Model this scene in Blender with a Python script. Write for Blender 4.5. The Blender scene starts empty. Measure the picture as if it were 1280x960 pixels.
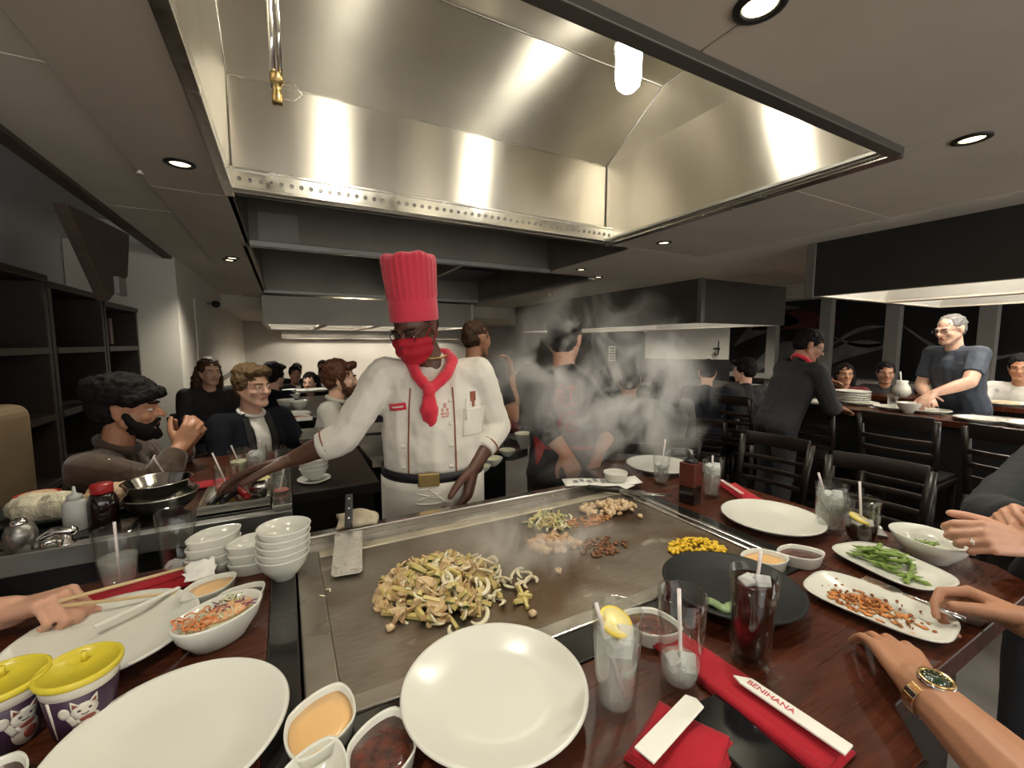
import bpy, math, random
from mathutils import Vector as V, Matrix as M, Euler, noise
R = math.radians
rnd = random.Random(7)
scn = bpy.context.scene
COL = scn.collection
# ------------------------------------------------------------------ camera
F = 535.0; HC = 1.46
YAW = R(27.9); PIT = math.atan(50/F)
cam_d = bpy.data.cameras.new('camera'); cam = bpy.data.objects.new('camera', cam_d); COL.objects.link(cam)
cam.location = (0, 0, HC); cam.rotation_euler = (math.pi/2-PIT, 0, -YAW)
cam_d.sensor_width = 36; cam_d.lens = 36*F/1280; cam_d.clip_start = .02; cam_d.clip_end = 100
scn.camera = cam
# ------------------------------------------------------------------ world, exposure, big lights
scn.view_settings.view_transform = 'Standard'; scn.view_settings.look = 'None'
scn.view_settings.gamma = 1; scn.view_settings.use_curve_mapping = False
scn.cycles.volume_bounces = 3
scn.view_settings.exposure = 0.62
w = bpy.data.worlds.new('open_front_fill'); scn.world = w; w.use_nodes = True
w.node_tree.nodes['Background'].inputs[0].default_value = (.9, .88, .82, 1)
w.node_tree.nodes['Background'].inputs[1].default_value = 2.1  # grey fill added through the open front side to brighten faces and ceiling
LAMP = 40.0        # radiance of the jar lamps in the hood
DOWN = 32.0        # watts of one downlight
_fw = V((math.sin(YAW)*math.cos(PIT), math.cos(YAW)*math.cos(PIT), -math.sin(PIT)))
_rt = V((math.cos(YAW), -math.sin(YAW), 0)); _up = _rt.cross(_fw)
CP = V((0, 0, HC))
def ray(px, py): return _fw + _rt*((px-640)/F) - _up*((py-480)/F)
def at(px, py, z):                     # point of a level plane seen at a pixel
    d = ray(px, py); return CP + d*((z-HC)/d.z)
def atY(px, py, Y):
    d = ray(px, py); return CP + d*(Y/d.y)
def atX(px, py, X):
    d = ray(px, py); return CP + d*(X/d.x)
def atw(px, py, w_): return CP + ray(px, py)*w_
# ------------------------------------------------------------------ mesh builder
class MB:
    def __init__(s): s.v = []; s.f = []; s.m = []; s.sm = []
    def add(s, vs, fs, m=0, smooth=True):
        b = len(s.v); s.v += [tuple(x) for x in vs]
        for f in fs: s.f.append([i+b for i in f]); s.m.append(m); s.sm.append(smooth)
        return s
    def box(s, c, d, rot=None, m=0):
        hx, hy, hz = d[0]/2, d[1]/2, d[2]/2
        vs = [V((x, y, z)) for x in (-hx, hx) for y in (-hy, hy) for z in (-hz, hz)]
        if rot is not None:
            q = rot if isinstance(rot, M) else Euler(rot).to_matrix()
            vs = [q @ p for p in vs]
        c = V(c)
        return s.add([p+c for p in vs], [(0,1,3,2),(4,6,7,5),(0,4,5,1),(2,3,7,6),(0,2,6,4),(1,5,7,3)], m, False)
    def bx(s, x0, x1, y0, y1, z0, z1, m=0):
        return s.box(((x0+x1)/2, (y0+y1)/2, (z0+z1)/2), (x1-x0, y1-y0, z1-z0), None, m)
    def lathe(s, prof, n=32, c=(0,0,0), m=0, fn=None, rot=None, smooth=True, sx=1, sy=1):
        vs = []; fs = []; k = len(prof); c = V(c)
        for i in range(n):
            t = 2*math.pi*i/n; q = fn(t) if fn else 1
            for r, z in prof:
                p = V((r*q*math.cos(t)*sx, r*q*math.sin(t)*sy, z))
                vs.append((rot @ p if rot else p)+c)
        for i in range(n):
            j = (i+1) % n
            for a in range(k-1): fs.append((i*k+a, j*k+a, j*k+a+1, i*k+a+1))
        if prof[0][0] > 1e-6: fs.append(tuple(i*k for i in reversed(range(n))))
        if prof[-1][0] > 1e-6: fs.append(tuple(i*k+k-1 for i in range(n)))
        return s.add(vs, fs, m, smooth)
    def tube(s, pts, r, n=8, m=0, caps=True, closed=False, flat=1):
        pts = [V(p) for p in pts]; k = len(pts); vs = []; fs = []
        rr = r if isinstance(r, (list, tuple)) else [r]*k
        pu = None
        for i, p in enumerate(pts):
            a = pts[(i-1) % k] if (closed or i > 0) else p
            b = pts[(i+1) % k] if (closed or i < k-1) else p
            t = (b-a).normalized()
            if pu is None: pu = t.orthogonal().normalized() if abs(t.z) > .95 else t.cross(V((0,0,1))).normalized()
            u = (pu - t*pu.dot(t)).normalized(); pu = u; vv = t.cross(u)
            for j in range(n):
                g = 2*math.pi*j/n; vs.append(p+u*math.cos(g)*rr[i]+vv*math.sin(g)*rr[i]*flat)
        for i in range(k if closed else k-1):
            a = i*n; b = ((i+1) % k)*n
            for j in range(n): fs.append((a+j, a+(j+1) % n, b+(j+1) % n, b+j))
        if caps and not closed:
            fs.append(tuple(reversed(range(n)))); fs.append(tuple((k-1)*n+j for j in range(n)))
        return s.add(vs, fs, m, True)
    def cap(s, p0, r0, p1, r1, n=12, m=0):
        p0 = V(p0); p1 = V(p1)
        t = p1-p0
        if t.length < 1e-5: t = V((0,0,1))
        t = t.normalized(); pts = []; rr = []
        for a in (-88, -60, -30): pts.append(p0+t*r0*math.sin(R(a))); rr.append(r0*math.cos(R(a)))
        pts.append(p0); rr.append(r0); pts.append(p1 + t*1e-5); rr.append(r1)
        for a in (30, 60, 88): pts.append(p1+t*(r1*math.sin(R(a))+1e-5)); rr.append(r1*math.cos(R(a)))
        return s.tube(pts, rr, n, m)
    def chain(s, pts, rs, n=12, m=0):
        for i in range(len(pts)-1): s.cap(pts[i], rs[i], pts[i+1], rs[i+1], n, m)
        return s
    def ell(s, c, rad, rot=None, n=16, m=0):
        c = V(c); vs = []; fs = []; k = n//2
        for i in range(k+1):
            ph = math.pi*(i/k-.5)
            if i in (0, k): ph *= .9999
            for j in range(n):
                t = 2*math.pi*j/n
                p = V((rad[0]*math.cos(ph)*math.cos(t), rad[1]*math.cos(ph)*math.sin(t), rad[2]*math.sin(ph)))
                vs.append((rot @ p if rot else p)+c)
        for i in range(k):
            for j in range(n): fs.append((i*n+j, i*n+(j+1) % n, (i+1)*n+(j+1) % n, (i+1)*n+j))
        fs.append(tuple(reversed(range(n)))); fs.append(tuple(k*n+j for j in range(n)))
        return s.add(vs, fs, m, True)
    def prism(s, out, z0, z1, m=0, fr=None, smooth=False):
        n = len(out); fr = fr or (lambda p: p)
        vs = [fr(V((x, y, z0))) for x, y in out]+[fr(V((x, y, z1))) for x, y in out]
        fs = [tuple(reversed(range(n))), tuple(range(n, 2*n))]+[(i, (i+1) % n, n+(i+1) % n, n+i) for i in range(n)]
        return s.add(vs, fs, m, smooth)
    def grid(s, fn, nu, nv, m=0, thick=0):
        vs = [V(fn(i/nu, j/nv)) for i in range(nu+1) for j in range(nv+1)]; w_ = nv+1
        fs = [(i*w_+j, (i+1)*w_+j, (i+1)*w_+j+1, i*w_+j+1) for i in range(nu) for j in range(nv)]
        return s.add(vs, fs, m, True)
    def mesh(s, name):
        me = bpy.data.meshes.new(name); me.from_pydata(s.v, [], s.f)
        me.polygons.foreach_set('use_smooth', s.sm)
        if any(s.m): me.polygons.foreach_set('material_index', s.m)
        me.update(); return me
def link(o, parent=None, loc=None, rot=None):
    COL.objects.link(o)
    if parent is not None: o.parent = parent
    if loc is not None: o.location = loc
    if rot is not None: o.rotation_euler = rot
    return o
def build(name, mb, mat, parent=None, loc=None, rot=None, bevel=0, seg=2, solid=0, sub=0):
    me = mb.mesh(name) if isinstance(mb, MB) else mb
    if not me.materials:
        for x in (mat if isinstance(mat, (list, tuple)) else [mat]): me.materials.append(x)
    o = link(bpy.data.objects.new(name, me), parent, loc, rot)
    if solid:
        q = o.modifiers.new('solid', 'SOLIDIFY'); q.thickness = solid; q.offset = 0
    if bevel:
        q = o.modifiers.new('bevel', 'BEVEL'); q.width = bevel; q.segments = seg; q.limit_method = 'ANGLE'
    if sub:
        q = o.modifiers.new('sub', 'SUBSURF'); q.levels = sub; q.render_levels = sub
    return o
def fuse(name, mb, mat, parent, vox=.008, it=4, disp=0, dsize=.1, org=None):
    o = build(name, mb, mat, parent)
    q = o.modifiers.new('remesh', 'REMESH'); q.mode = 'VOXEL'; q.voxel_size = vox; q.use_smooth_shade = True
    q = o.modifiers.new('smooth', 'SMOOTH'); q.factor = .5; q.iterations = it
    if disp:
        key = 'cloud%d' % int(dsize*1000)
        t = bpy.data.textures.get(key)
        if not t:
            t = bpy.data.textures.new(key, 'CLOUDS'); t.noise_scale = dsize; t.noise_depth = 2
        q = o.modifiers.new('folds', 'DISPLACE'); q.texture = t; q.strength = disp; q.mid_level = .5
        q.texture_coords = 'GLOBAL'
    return o
def thing(name, label, cat, loc=(0,0,0), rotz=0, group=None, rot=None):
    o = bpy.data.objects.new(name, None); o.empty_display_size = .05
    link(o, None, loc, rot or (0, 0, rotz)); tag(o, label, cat, group); return o
def tag(o, label=None, cat=None, group=None, kind=None):
    if label: o['label'] = label
    if cat: o['category'] = cat
    if group: o['group'] = group
    if kind: o['kind'] = kind
    return o
def struct(name, mb, mat, parent=None, **k):
    o = build(name, mb, mat, parent, **k)
    if parent is None: o['kind'] = 'structure'
    return o
def dup(root, loc, rotz=None, label=None, group=None, scale=None):
    r = root.copy(); COL.objects.link(r); r.location = loc
    if rotz is not None: r.rotation_euler = (r.rotation_euler[0], r.rotation_euler[1], rotz)
    if label: r['label'] = label
    if group: r['group'] = group
    if scale: r.scale = (scale,)*3 if not isinstance(scale, tuple) else scale
    for ch in list(root.children):
        c = ch.copy(); COL.objects.link(c); c.parent = r
        for g in ch.children:
            d = g.copy(); COL.objects.link(d); d.parent = c
    return r
# ------------------------------------------------------------------ materials
def _n(nt, t, **k):
    n = nt.nodes.new(t)
    for a, b in k.items(): setattr(n, a, b)
    return n
def mat(name, col, rough=.5, metal=0, bump=0, bscale=60, var=0, vscale=6, coat=0, emit=0, spec=.5, sss=0,
        aniso=0, tang=None, rvar=0, stretch=(1,1,1), col2=None, sheen=0, trans=0, ior=1.45, alpha=1):
    m = bpy.data.materials.new(name); m.use_nodes = True; nt = m.node_tree; b = nt.nodes['Principled BSDF']
    I = b.inputs
    c = tuple(col)+(1,)
    I['Base Color'].default_value = c; I['Roughness'].default_value = rough; I['Metallic'].default_value = metal
    I['Specular IOR Level'].default_value = spec; I['Coat Weight'].default_value = coat; I['Coat Roughness'].default_value = .08
    I['IOR'].default_value = ior; I['Transmission Weight'].default_value = trans; I['Alpha'].default_value = alpha
    if sss:
        I['Subsurface Weight'].default_value = sss; I['Subsurface Radius'].default_value = (.012, .004, .002); I['Subsurface Scale'].default_value = 1
    if sheen: I['Sheen Weight'].default_value = sheen
    if emit: I['Emission Color'].default_value = c; I['Emission Strength'].default_value = emit
    if aniso: I['Anisotropic'].default_value = aniso
    if tang:
        t = _n(nt, 'ShaderNodeCombineXYZ')
        for i in range(3): t.inputs[i].default_value = tang[i]
        nt.links.new(t.outputs[0], I['Tangent'])
    if bump or var or rvar:
        tc = _n(nt, 'ShaderNodeTexCoord'); mp = _n(nt, 'ShaderNodeMapping'); mp.inputs['Scale'].default_value = stretch
        nt.links.new(tc.outputs['Object'], mp.inputs[0])
    if var or col2:
        z = _n(nt, 'ShaderNodeTexNoise'); z.inputs['Scale'].default_value = vscale; z.inputs['Detail'].default_value = 5
        if not (bump or var or rvar):
            tc = _n(nt, 'ShaderNodeTexCoord'); nt.links.new(tc.outputs['Object'], z.inputs['Vector'])
        else: nt.links.new(mp.outputs[0], z.inputs['Vector'])
        rp = _n(nt, 'ShaderNodeValToRGB'); nt.links.new(z.outputs['Fac'], rp.inputs[0])
        a = tuple(x*(1-var) for x in col)+(1,) if not col2 else c
        d = tuple(min(1, x*(1+var)) for x in col)+(1,) if not col2 else tuple(col2)+(1,)
        rp.color_ramp.elements[0].position = .32; rp.color_ramp.elements[1].position = .68
        rp.color_ramp.elements[0].color = a; rp.color_ramp.elements[1].color = d
        nt.links.new(rp.outputs[0], I['Base Color'])
    if rvar:
        z = _n(nt, 'ShaderNodeTexNoise'); z.inputs['Scale'].default_value = vscale*1.7; z.inputs['Detail'].default_value = 6
        nt.links.new(mp.outputs[0], z.inputs['Vector'])
        mr = _n(nt, 'ShaderNodeMapRange'); mr.inputs[3].default_value = max(.02, rough-rvar); mr.inputs[4].default_value = min(1, rough+rvar)
        mr.inputs[1].default_value = .3; mr.inputs[2].default_value = .7
        nt.links.new(z.outputs['Fac'], mr.inputs[0]); nt.links.new(mr.outputs[0], I['Roughness'])
    if bump:
        z = _n(nt, 'ShaderNodeTexNoise'); z.inputs['Scale'].default_value = bscale; z.inputs['Detail'].default_value = 4
        nt.links.new(mp.outputs[0], z.inputs['Vector'])
        bm = _n(nt, 'ShaderNodeBump'); bm.inputs['Strength'].default_value = bump; bm.inputs['Distance'].default_value = .004
        nt.links.new(z.outputs['Fac'], bm.inputs['Height']); nt.links.new(bm.outputs[0], I['Normal'])
    return m
def glassmat(name, tint=(.97,.98,.97), refl=.9):
    m = bpy.data.materials.new(name); m.use_nodes = True; nt = m.node_tree; nt.nodes.remove(nt.nodes['Principled BSDF'])
    out = nt.nodes['Material Output']
    tr = _n(nt, 'ShaderNodeBsdfTransparent'); tr.inputs[0].default_value = tuple(tint)+(1,)
    gl = _n(nt, 'ShaderNodeBsdfGlossy'); gl.inputs['Roughness'].default_value = .03; gl.inputs[0].default_value = (refl, refl, refl, 1)
    fr = _n(nt, 'ShaderNodeLayerWeight'); fr.inputs[0].default_value = .35
    mr = _n(nt, 'ShaderNodeMapRange'); mr.inputs[1].default_value = 0; mr.inputs[2].default_value = 1; mr.inputs[3].default_value = .025; mr.inputs[4].default_value = .55
    mx = _n(nt, 'ShaderNodeMixShader')
    pw = _n(nt, 'ShaderNodeMath', operation='POWER'); pw.inputs[1].default_value = 1.7; nt.links.new(fr.outputs['Facing'], pw.inputs[0]); nt.links.new(pw.outputs[0], mr.inputs[0]); nt.links.new(mr.outputs[0], mx.inputs[0])
    nt.links.new(tr.outputs[0], mx.inputs[1]); nt.links.new(gl.outputs[0], mx.inputs[2]); nt.links.new(mx.outputs[0], out.inputs[0])
    return m
K = {}
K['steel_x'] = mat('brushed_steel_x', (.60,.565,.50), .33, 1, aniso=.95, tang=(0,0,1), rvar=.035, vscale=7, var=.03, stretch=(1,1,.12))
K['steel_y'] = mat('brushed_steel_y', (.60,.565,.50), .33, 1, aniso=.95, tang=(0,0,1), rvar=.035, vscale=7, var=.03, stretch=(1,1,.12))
K['steel_slope'] = mat('brushed_steel_slope', (.74,.70,.62), .46, 1, aniso=.95, tang=(0,0,1), rvar=.03, vscale=7, var=.03, stretch=(1,1,.12))  # same hood steel, colour raised so the slopes look better lit
K['steel_top'] = mat('brushed_steel_top', (.62,.58,.51), .36, 1, aniso=.9, tang=(0,1,0))
K['steel'] = mat('polished_steel', (.62,.60,.55), .22, 1, rvar=.06, vscale=9)
K['liner'] = mat('lit_steel_liner', (.72,.70,.64), .45, .5, rvar=.08, vscale=5)
K['steel_dull'] = mat('dull_steel', (.33,.32,.30), .38, .9, rvar=.08, vscale=5)
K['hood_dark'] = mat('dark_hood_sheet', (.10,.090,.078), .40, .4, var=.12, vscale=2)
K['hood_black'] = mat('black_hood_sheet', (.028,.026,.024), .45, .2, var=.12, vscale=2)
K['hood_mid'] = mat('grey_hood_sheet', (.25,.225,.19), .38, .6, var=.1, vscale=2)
K['soffit'] = mat('soffit_paint', (.50,.44,.37), .75, var=.06, vscale=2.5, bump=.05, bscale=90)
K['ceiling'] = mat('ceiling_paint', (.60,.55,.47), .85, var=.06, vscale=2, bump=.08, bscale=120)
K['wall'] = mat('wall_paint', (.62,.58,.51), .8, var=.05, vscale=1.5)
K['wall_blue'] = mat('cool_wall_paint', (.60,.59,.59), .8, var=.08, vscale=1.5)
K['wall_dark'] = mat('dark_wall', (.018,.017,.018), .35, var=.3, vscale=1)
K['post'] = mat('grey_post_paint', (.28,.26,.235), .6, var=.05)
K['brown'] = mat('brown_bulkhead', (.085,.06,.045), .7, var=.15)
K['darkwood'] = mat('dark_stained_wood', (.013,.008,.006), .38, var=.35, vscale=5, stretch=(1,14,1), coat=.1, spec=.35)
K['shelfwood'] = mat('shelf_wood', (.022,.014,.010), .5, var=.3, vscale=5, stretch=(1,1,12))
K['tablewood'] = mat('red_brown_table_wood', (.062,.0155,.0065), .30, var=.35, vscale=7, stretch=(1.2,16,1), coat=.08, spec=.35, rvar=.06)
K['blackstone'] = mat('black_polished_band', (.012,.011,.010), .16, coat=.5, rvar=.06, vscale=12)
K['black'] = mat('black_paint', (.012,.011,.011), .4)
K['floor'] = mat('brown_tile_floor', (.050,.041,.033), .45, var=.3, vscale=3)
K['white_china'] = mat('white_china', (.68,.67,.60), .20, coat=.15, var=.01)
K['black_china'] = mat('matte_black_china', (.014,.014,.014), .5, spec=.3, rvar=.06)
K['glass'] = glassmat('clear_glass')
K['glass_amber'] = glassmat('smoky_glass', (.86,.86,.84))
K['ice'] = mat('ice', (.80,.80,.78), .08, alpha=.55, bump=.4, bscale=40)
K['water'] = mat('ice_water', (.70,.70,.66), .06, alpha=.31, spec=.35)
K['cola'] = mat('cola', (.020,.006,.003), .10, spec=.25)
K['lemonade'] = mat('cloudy_lemonade', (.62,.62,.42), .12)
K['pinkdrink'] = mat('pink_drink', (.62,.22,.20), .12)
K['straw'] = mat('clear_pink_straw', (.75,.66,.64), .25, sss=0)
K['strawpaper'] = mat('straw_paper', (.78,.76,.72), .8)
K['lemon'] = mat('lemon_rind', (.85,.62,.08), .4, bump=.2, bscale=90)
K['lemonflesh'] = mat('lemon_flesh', (.88,.74,.33), .3, bump=.3, bscale=60)
K['red_cloth'] = mat('red_napkin_cloth', (.36,.006,.016), .9, bump=.25, bscale=220, sheen=.05, var=.08, vscale=8)
K['paper'] = mat('white_paper', (.78,.76,.70), .8, var=.03)
K['redprint'] = mat('red_print', (.5,.03,.05), .7)
K['greyprint'] = mat('grey_print', (.25,.24,.24), .8)
K['bamboo'] = mat('bamboo', (.62,.45,.24), .5, var=.12, vscale=9, stretch=(1,1,20))
K['cream'] = mat('cream_mustard_sauce', (.78,.47,.20), .22, var=.04, vscale=10, coat=.3)
K['ginger'] = mat('dark_ginger_sauce', (.085,.018,.008), .25, bump=1, bscale=160, var=.6, vscale=60, coat=.3)
K['skin_dark'] = mat('deep_brown_skin', (.105,.046,.028), .42, sss=.12, bump=.12, bscale=160, var=.14, vscale=14)
K['skin_light'] = mat('light_skin', (.60,.33,.225), .45, sss=.18, bump=.1, bscale=170, var=.1, vscale=12)
K['skin_pale'] = mat('pale_skin', (.66,.40,.29), .45, sss=.18, bump=.1, bscale=170, var=.1, vscale=12)
K['skin_tan'] = mat('tan_skin', (.44,.215,.125), .45, sss=.18, bump=.1, bscale=170, var=.1, vscale=12)
K['skin_olive'] = mat('olive_skin', (.36,.18,.11), .45, sss=.15, bump=.1, bscale=170, var=.1, vscale=12)
K['nail'] = mat('fingernail', (.70,.44,.36), .3)
K['nail_dark'] = mat('purple_fingernail', (.05,.01,.05), .2)
K['lips'] = mat('lips', (.42,.15,.12), .4)
K['eyewhite'] = mat('eye_white', (.7,.68,.64), .2)
K['iris'] = mat('iris', (.02,.013,.01), .15)
K['hair_black'] = mat('black_hair', (.010,.008,.008), .75, bump=.6, bscale=90, stretch=(3,3,.5), spec=.15)
K['hair_brown'] = mat('brown_hair', (.055,.026,.013), .5, bump=.6, bscale=90, stretch=(3,3,.5), spec=.3, var=.3, vscale=30)
K['hair_blond'] = mat('dark_blond_hair', (.10,.060,.028), .6, bump=.6, bscale=90, stretch=(3,3,.5), spec=.2, var=.3, vscale=30)
K['hair_auburn'] = mat('auburn_hair', (.075,.028,.014), .5, bump=.6, bscale=90, stretch=(3,3,.5), spec=.3, var=.3, vscale=30)
K['hair_grey'] = mat('grey_hair', (.13,.125,.12), .6, bump=.4, bscale=120)
K['chefwhite'] = mat('white_chef_cotton', (.72,.68,.60), .85, bump=.15, bscale=260, sheen=.2, var=.04, vscale=5)
K['hatred'] = mat('red_hat_fabric', (.60,.035,.065), .85, bump=.2, bscale=240, sheen=.3, var=.06, vscale=9)
K['scarfred'] = mat('red_scarf', (.62,.02,.045), .75, bump=.15, bscale=240, sheen=.3)
K['maskred'] = mat('red_mask', (.40,.008,.022), .8, bump=.2, bscale=240)
K['piping'] = mat('brown_piping', (.28,.09,.05), .8)
K['beltblack'] = mat('black_belt', (.012,.012,.016), .5)
K['brass'] = mat('aged_brass', (.42,.30,.13), .35, 1, var=.2, vscale=30)
K['gold'] = mat('gold', (.80,.55,.25), .22, 1)
K['blackcloth'] = mat('black_cloth', (.016,.015,.016), .85, bump=.2, bscale=200, var=.2, vscale=6)
K['navy'] = mat('navy_suit', (.007,.008,.013), .9, bump=.15, bscale=220, var=.15, spec=.2)
K['bluegrey'] = mat('blue_grey_shirt', (.045,.055,.075), .8, bump=.15, bscale=200, var=.15)
K['brownhood'] = mat('brown_hoodie', (.062,.034,.021), .9, bump=.2, bscale=200, var=.12, sheen=.3)
K['greyshirt'] = mat('pale_grey_shirt', (.40,.385,.34), .85, bump=.15, bscale=220, var=.05)
K['greycoat'] = mat('grey_wool_coat', (.13,.125,.12), .95, bump=.4, bscale=160, var=.2)
K['greysleeve'] = mat('slate_sleeve', (.024,.026,.027), .9, bump=.3, bscale=160)
K['maroon'] = mat('maroon_cloth', (.10,.010,.014), .8, bump=.3, bscale=120, var=.35, vscale=25)
K['whiteshirt'] = mat('white_shirt', (.62,.60,.56), .8, bump=.1, bscale=200, var=.04)
K['denim'] = mat('dark_trousers', (.018,.018,.022), .85, bump=.2, bscale=200)
K['tan'] = mat('tan_vinyl', (.15,.105,.06), .5, var=.1, bump=.1, bscale=60)
K['shoe'] = mat('pale_shoe', (.35,.33,.3), .6)
K['edamame'] = mat('edamame_green', (.20,.30,.06), .38, var=.22, vscale=25, bump=.15, bscale=80)
K['yellowlid'] = mat('yellow_plastic_lid', (.62,.50,.04), .3, spec=.5)
K['purplecup'] = mat('dark_purple_cup', (.040,.018,.040), .35)
K['cupwhite'] = mat('cup_white', (.68,.63,.54), .4)
K['catwhite'] = mat('print_white', (.62,.58,.50), .5)
K['catred'] = mat('print_red', (.22,.05,.04), .5)
K['catline'] = mat('print_dark', (.045,.025,.03), .5)
K['phoneglass'] = mat('phone_glass', (.006,.006,.007), .10, spec=.25)
K['phonecase'] = mat('phone_case', (.012,.012,.012), .5)
K['chrome'] = mat('chrome', (.78,.76,.72), .12, 1)
K['towel'] = mat('stained_towel', (.44,.37,.27), .95, bump=.6, bscale=120, var=.25, vscale=18)
K['greenleaf'] = mat('pale_green_leaf', (.26,.36,.17), .45, var=.2, vscale=20)
K['mush'] = mat('seared_mushroom', (.68,.52,.30), .45, col2=(.42,.25,.10), var=.01, vscale=38, bump=.2, bscale=80)
K['onion'] = mat('cooked_onion', (.74,.66,.46), .3, var=.1, vscale=20, sss=.1)
K['zucc'] = mat('zucchini_flesh', (.62,.50,.19), .4, var=.14, vscale=28)
K['zskin'] = mat('zucchini_skin', (.045,.10,.02), .35, var=.3, vscale=30)
K['cabb'] = mat('sliced_cabbage', (.55,.56,.26), .4, var=.2, vscale=22)
K['chick'] = mat('seared_chicken', (.64,.45,.25), .4, col2=(.40,.19,.09), var=.01, vscale=45, bump=.3, bscale=90)
K['shrimp'] = mat('pale_chicken_cube', (.74,.58,.38), .4, col2=(.55,.34,.16), var=.01, vscale=50, bump=.3, bscale=90)
K['beef'] = mat('browned_bits', (.20,.085,.035), .5, var=.4, vscale=40)
K['corn'] = mat('corn_kernel', (.80,.52,.03), .3, var=.12, vscale=60, sss=.1)
K['rice'] = mat('steamed_rice', (.66,.60,.44), .6, bump=1, bscale=140, var=.08, vscale=60)
K['frice'] = mat('fried_rice', (.58,.40,.24), .6, bump=1, bscale=140, var=.2, vscale=60)
K['soy'] = mat('soy_sauce', (.012,.005,.003), .1, coat=.5)
K['palered'] = mat('faded_red_stitch', (.60,.30,.27), .8)
K['redlabel'] = mat('red_bottle_band', (.10,.020,.014), .35, var=.15, vscale=20)
K['capred'] = mat('red_cap', (.36,.015,.015), .4)
K['squeeze'] = mat('frosted_bottle', (.50,.50,.47), .4)
K['saladorange'] = mat('carrot_shred', (.72,.24,.08), .45)
K['saladpale'] = mat('lettuce_shred', (.62,.62,.38), .45, var=.2)
K['saladpurple'] = mat('cabbage_shred', (.22,.06,.14), .45)
K['dressing'] = mat('ginger_dressing', (.68,.36,.18), .35, bump=.6, bscale=90, var=.15, vscale=40)
K['pinkcloth'] = mat('pink_napkin_edge', (.5,.1,.12), .8)
K['green_dial'] = mat('dark_green_dial', (.012,.035,.018), .2, coat=.8)
K['monitor'] = mat('lit_blue_screen', (.10,.22,.55), .3, emit=1.6)
K['lampglass'] = mat('glowing_jar', (1, .95, .80), .3, emit=LAMP)
K['bulbdown'] = mat('glowing_downlight', (1, .86, .50), .3, emit=3.5)
K['fixture'] = mat('lit_hood_fixture', (1, .93, .82), .3, emit=110)
# ------------------------------------------------------------------ the room shell
CZ = 2.30
struct('floor', MB().bx(-3.6, 9.6, -3.2, 13.4, -.05, 0), K['floor'])
struct('wall_back', MB().bx(-3.6, 9.6, 13.2, 13.4, 0, 2.6), K['wall'])
struct('wall_left', MB().bx(-1.9, -1.75, -3.0, 5.6, 0, 3.1).bx(-1.9, -.95, 5.6, 5.9, 0, 3.1), K['wall_blue'])
# the pale pier at the end of the shelves and the long side wall behind it
struct('wall_pier', MB().bx(-1.74, -.93, 5.42, 5.60, 0, 2.42).bx(-1.74, -.93, 5.6, 13.2, 0, 2.42), K['wall'])
struct('baseboard_left', MB().bx(-.93, -.915, 5.45, 13.1, 0, .12), K['black'])
struct('trim_1', MB().bx(-.93, -.905, 5.5, 13.1, .86, .93), K['darkwood'])
pier_panel = build('wall_panel', MB().bx(-.93, -.915, 6.3, 8.2, .95, 2.0), K['wall'], bpy.data.objects['wall_pier'], bevel=.004)
struct('wall_right', MB().bx(9.2, 9.4, -3.0, 13.2, 0, 3.4), K['wall_dark'])
# ceiling: a slab of panels round the hood openings
holes = [(-.22, 2.42, .94, 2.90), (-.22, 2.72, 2.96, 4.24), (-.25, 3.45, 4.40, 7.95)]
ceil = struct('ceiling', MB().bx(-1.9, 9.4, -3.0, 13.2, 3.34, 3.4), K['ceiling'])
def panels(x0, x1, y0, y1, nx, ny, m, nm='ceiling_panel'):
    for i in range(nx):
        for j in range(ny):
            a = x0+(x1-x0)*i/nx; b = x0+(x1-x0)*(i+1)/nx; c = y0+(y1-y0)*j/ny; d = y0+(y1-y0)*(j+1)/ny
            build(nm, MB().bx(a+.003, b-.003, c+.003, d-.003, CZ, CZ+.04), m, ceil, bevel=.004, seg=1)
panels(-.60, -.22, -3, 9.0, 1, 6, K['soffit'], 'soffit_panel')
panels(2.42, 3.62, -3, 2.90, 1, 4, K['soffit'], 'soffit_panel')
panels(-.22, 2.42, -3, .94, 2, 2, K['soffit'], 'soffit_panel')
panels(3.62, 9.2, -3, 9.0, 4, 8, K['ceiling'])
panels(2.72, 3.62, 2.90, 4.40, 1, 1, K['ceiling'])
panels(3.45, 3.62, 4.40, 7.95, 1, 2, K['ceiling'])
panels(-.25, 3.62, 7.95, 9.0, 2, 1, K['ceiling'])
panels(-.25, 2.72, 4.24, 4.40, 1, 1, K['soffit'], 'soffit_panel')
panels(2.42, 2.72, 2.90, 2.96, 1, 1, K['soffit'], 'soffit_panel')
# left part of the ceiling, a step higher, with the bulkhead that closes it
for j, (c, d) in enumerate([(-3, -.4), (-.4, 1.9), (1.9, 3.6), (3.6, 5.6), (5.6, 7.4), (7.4, 9)]):
    build('ceiling_panel', MB().bx(-.95 if j > 0 else -1.75, -.605, c+.004, d-.004, CZ+.02, CZ+.06), K['ceiling'], ceil, bevel=.004, seg=1)
struct('trim_2', MB().bx(-1.02, -.95, -3, 5.42, CZ+.0, CZ+.36), K['brown'])
build('alcove_ceiling', MB().bx(-1.75, -1.02, -3, 5.42, 2.62, 2.66), K['wall_blue'], ceil)
struct('trim_3', MB().bx(-.95, 9.2, 9.0, 9.06, 2.06, CZ+.1).bx(-.95, 9.2, 9.06, 13.2, 2.06, 2.10), K['ceiling'])
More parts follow.
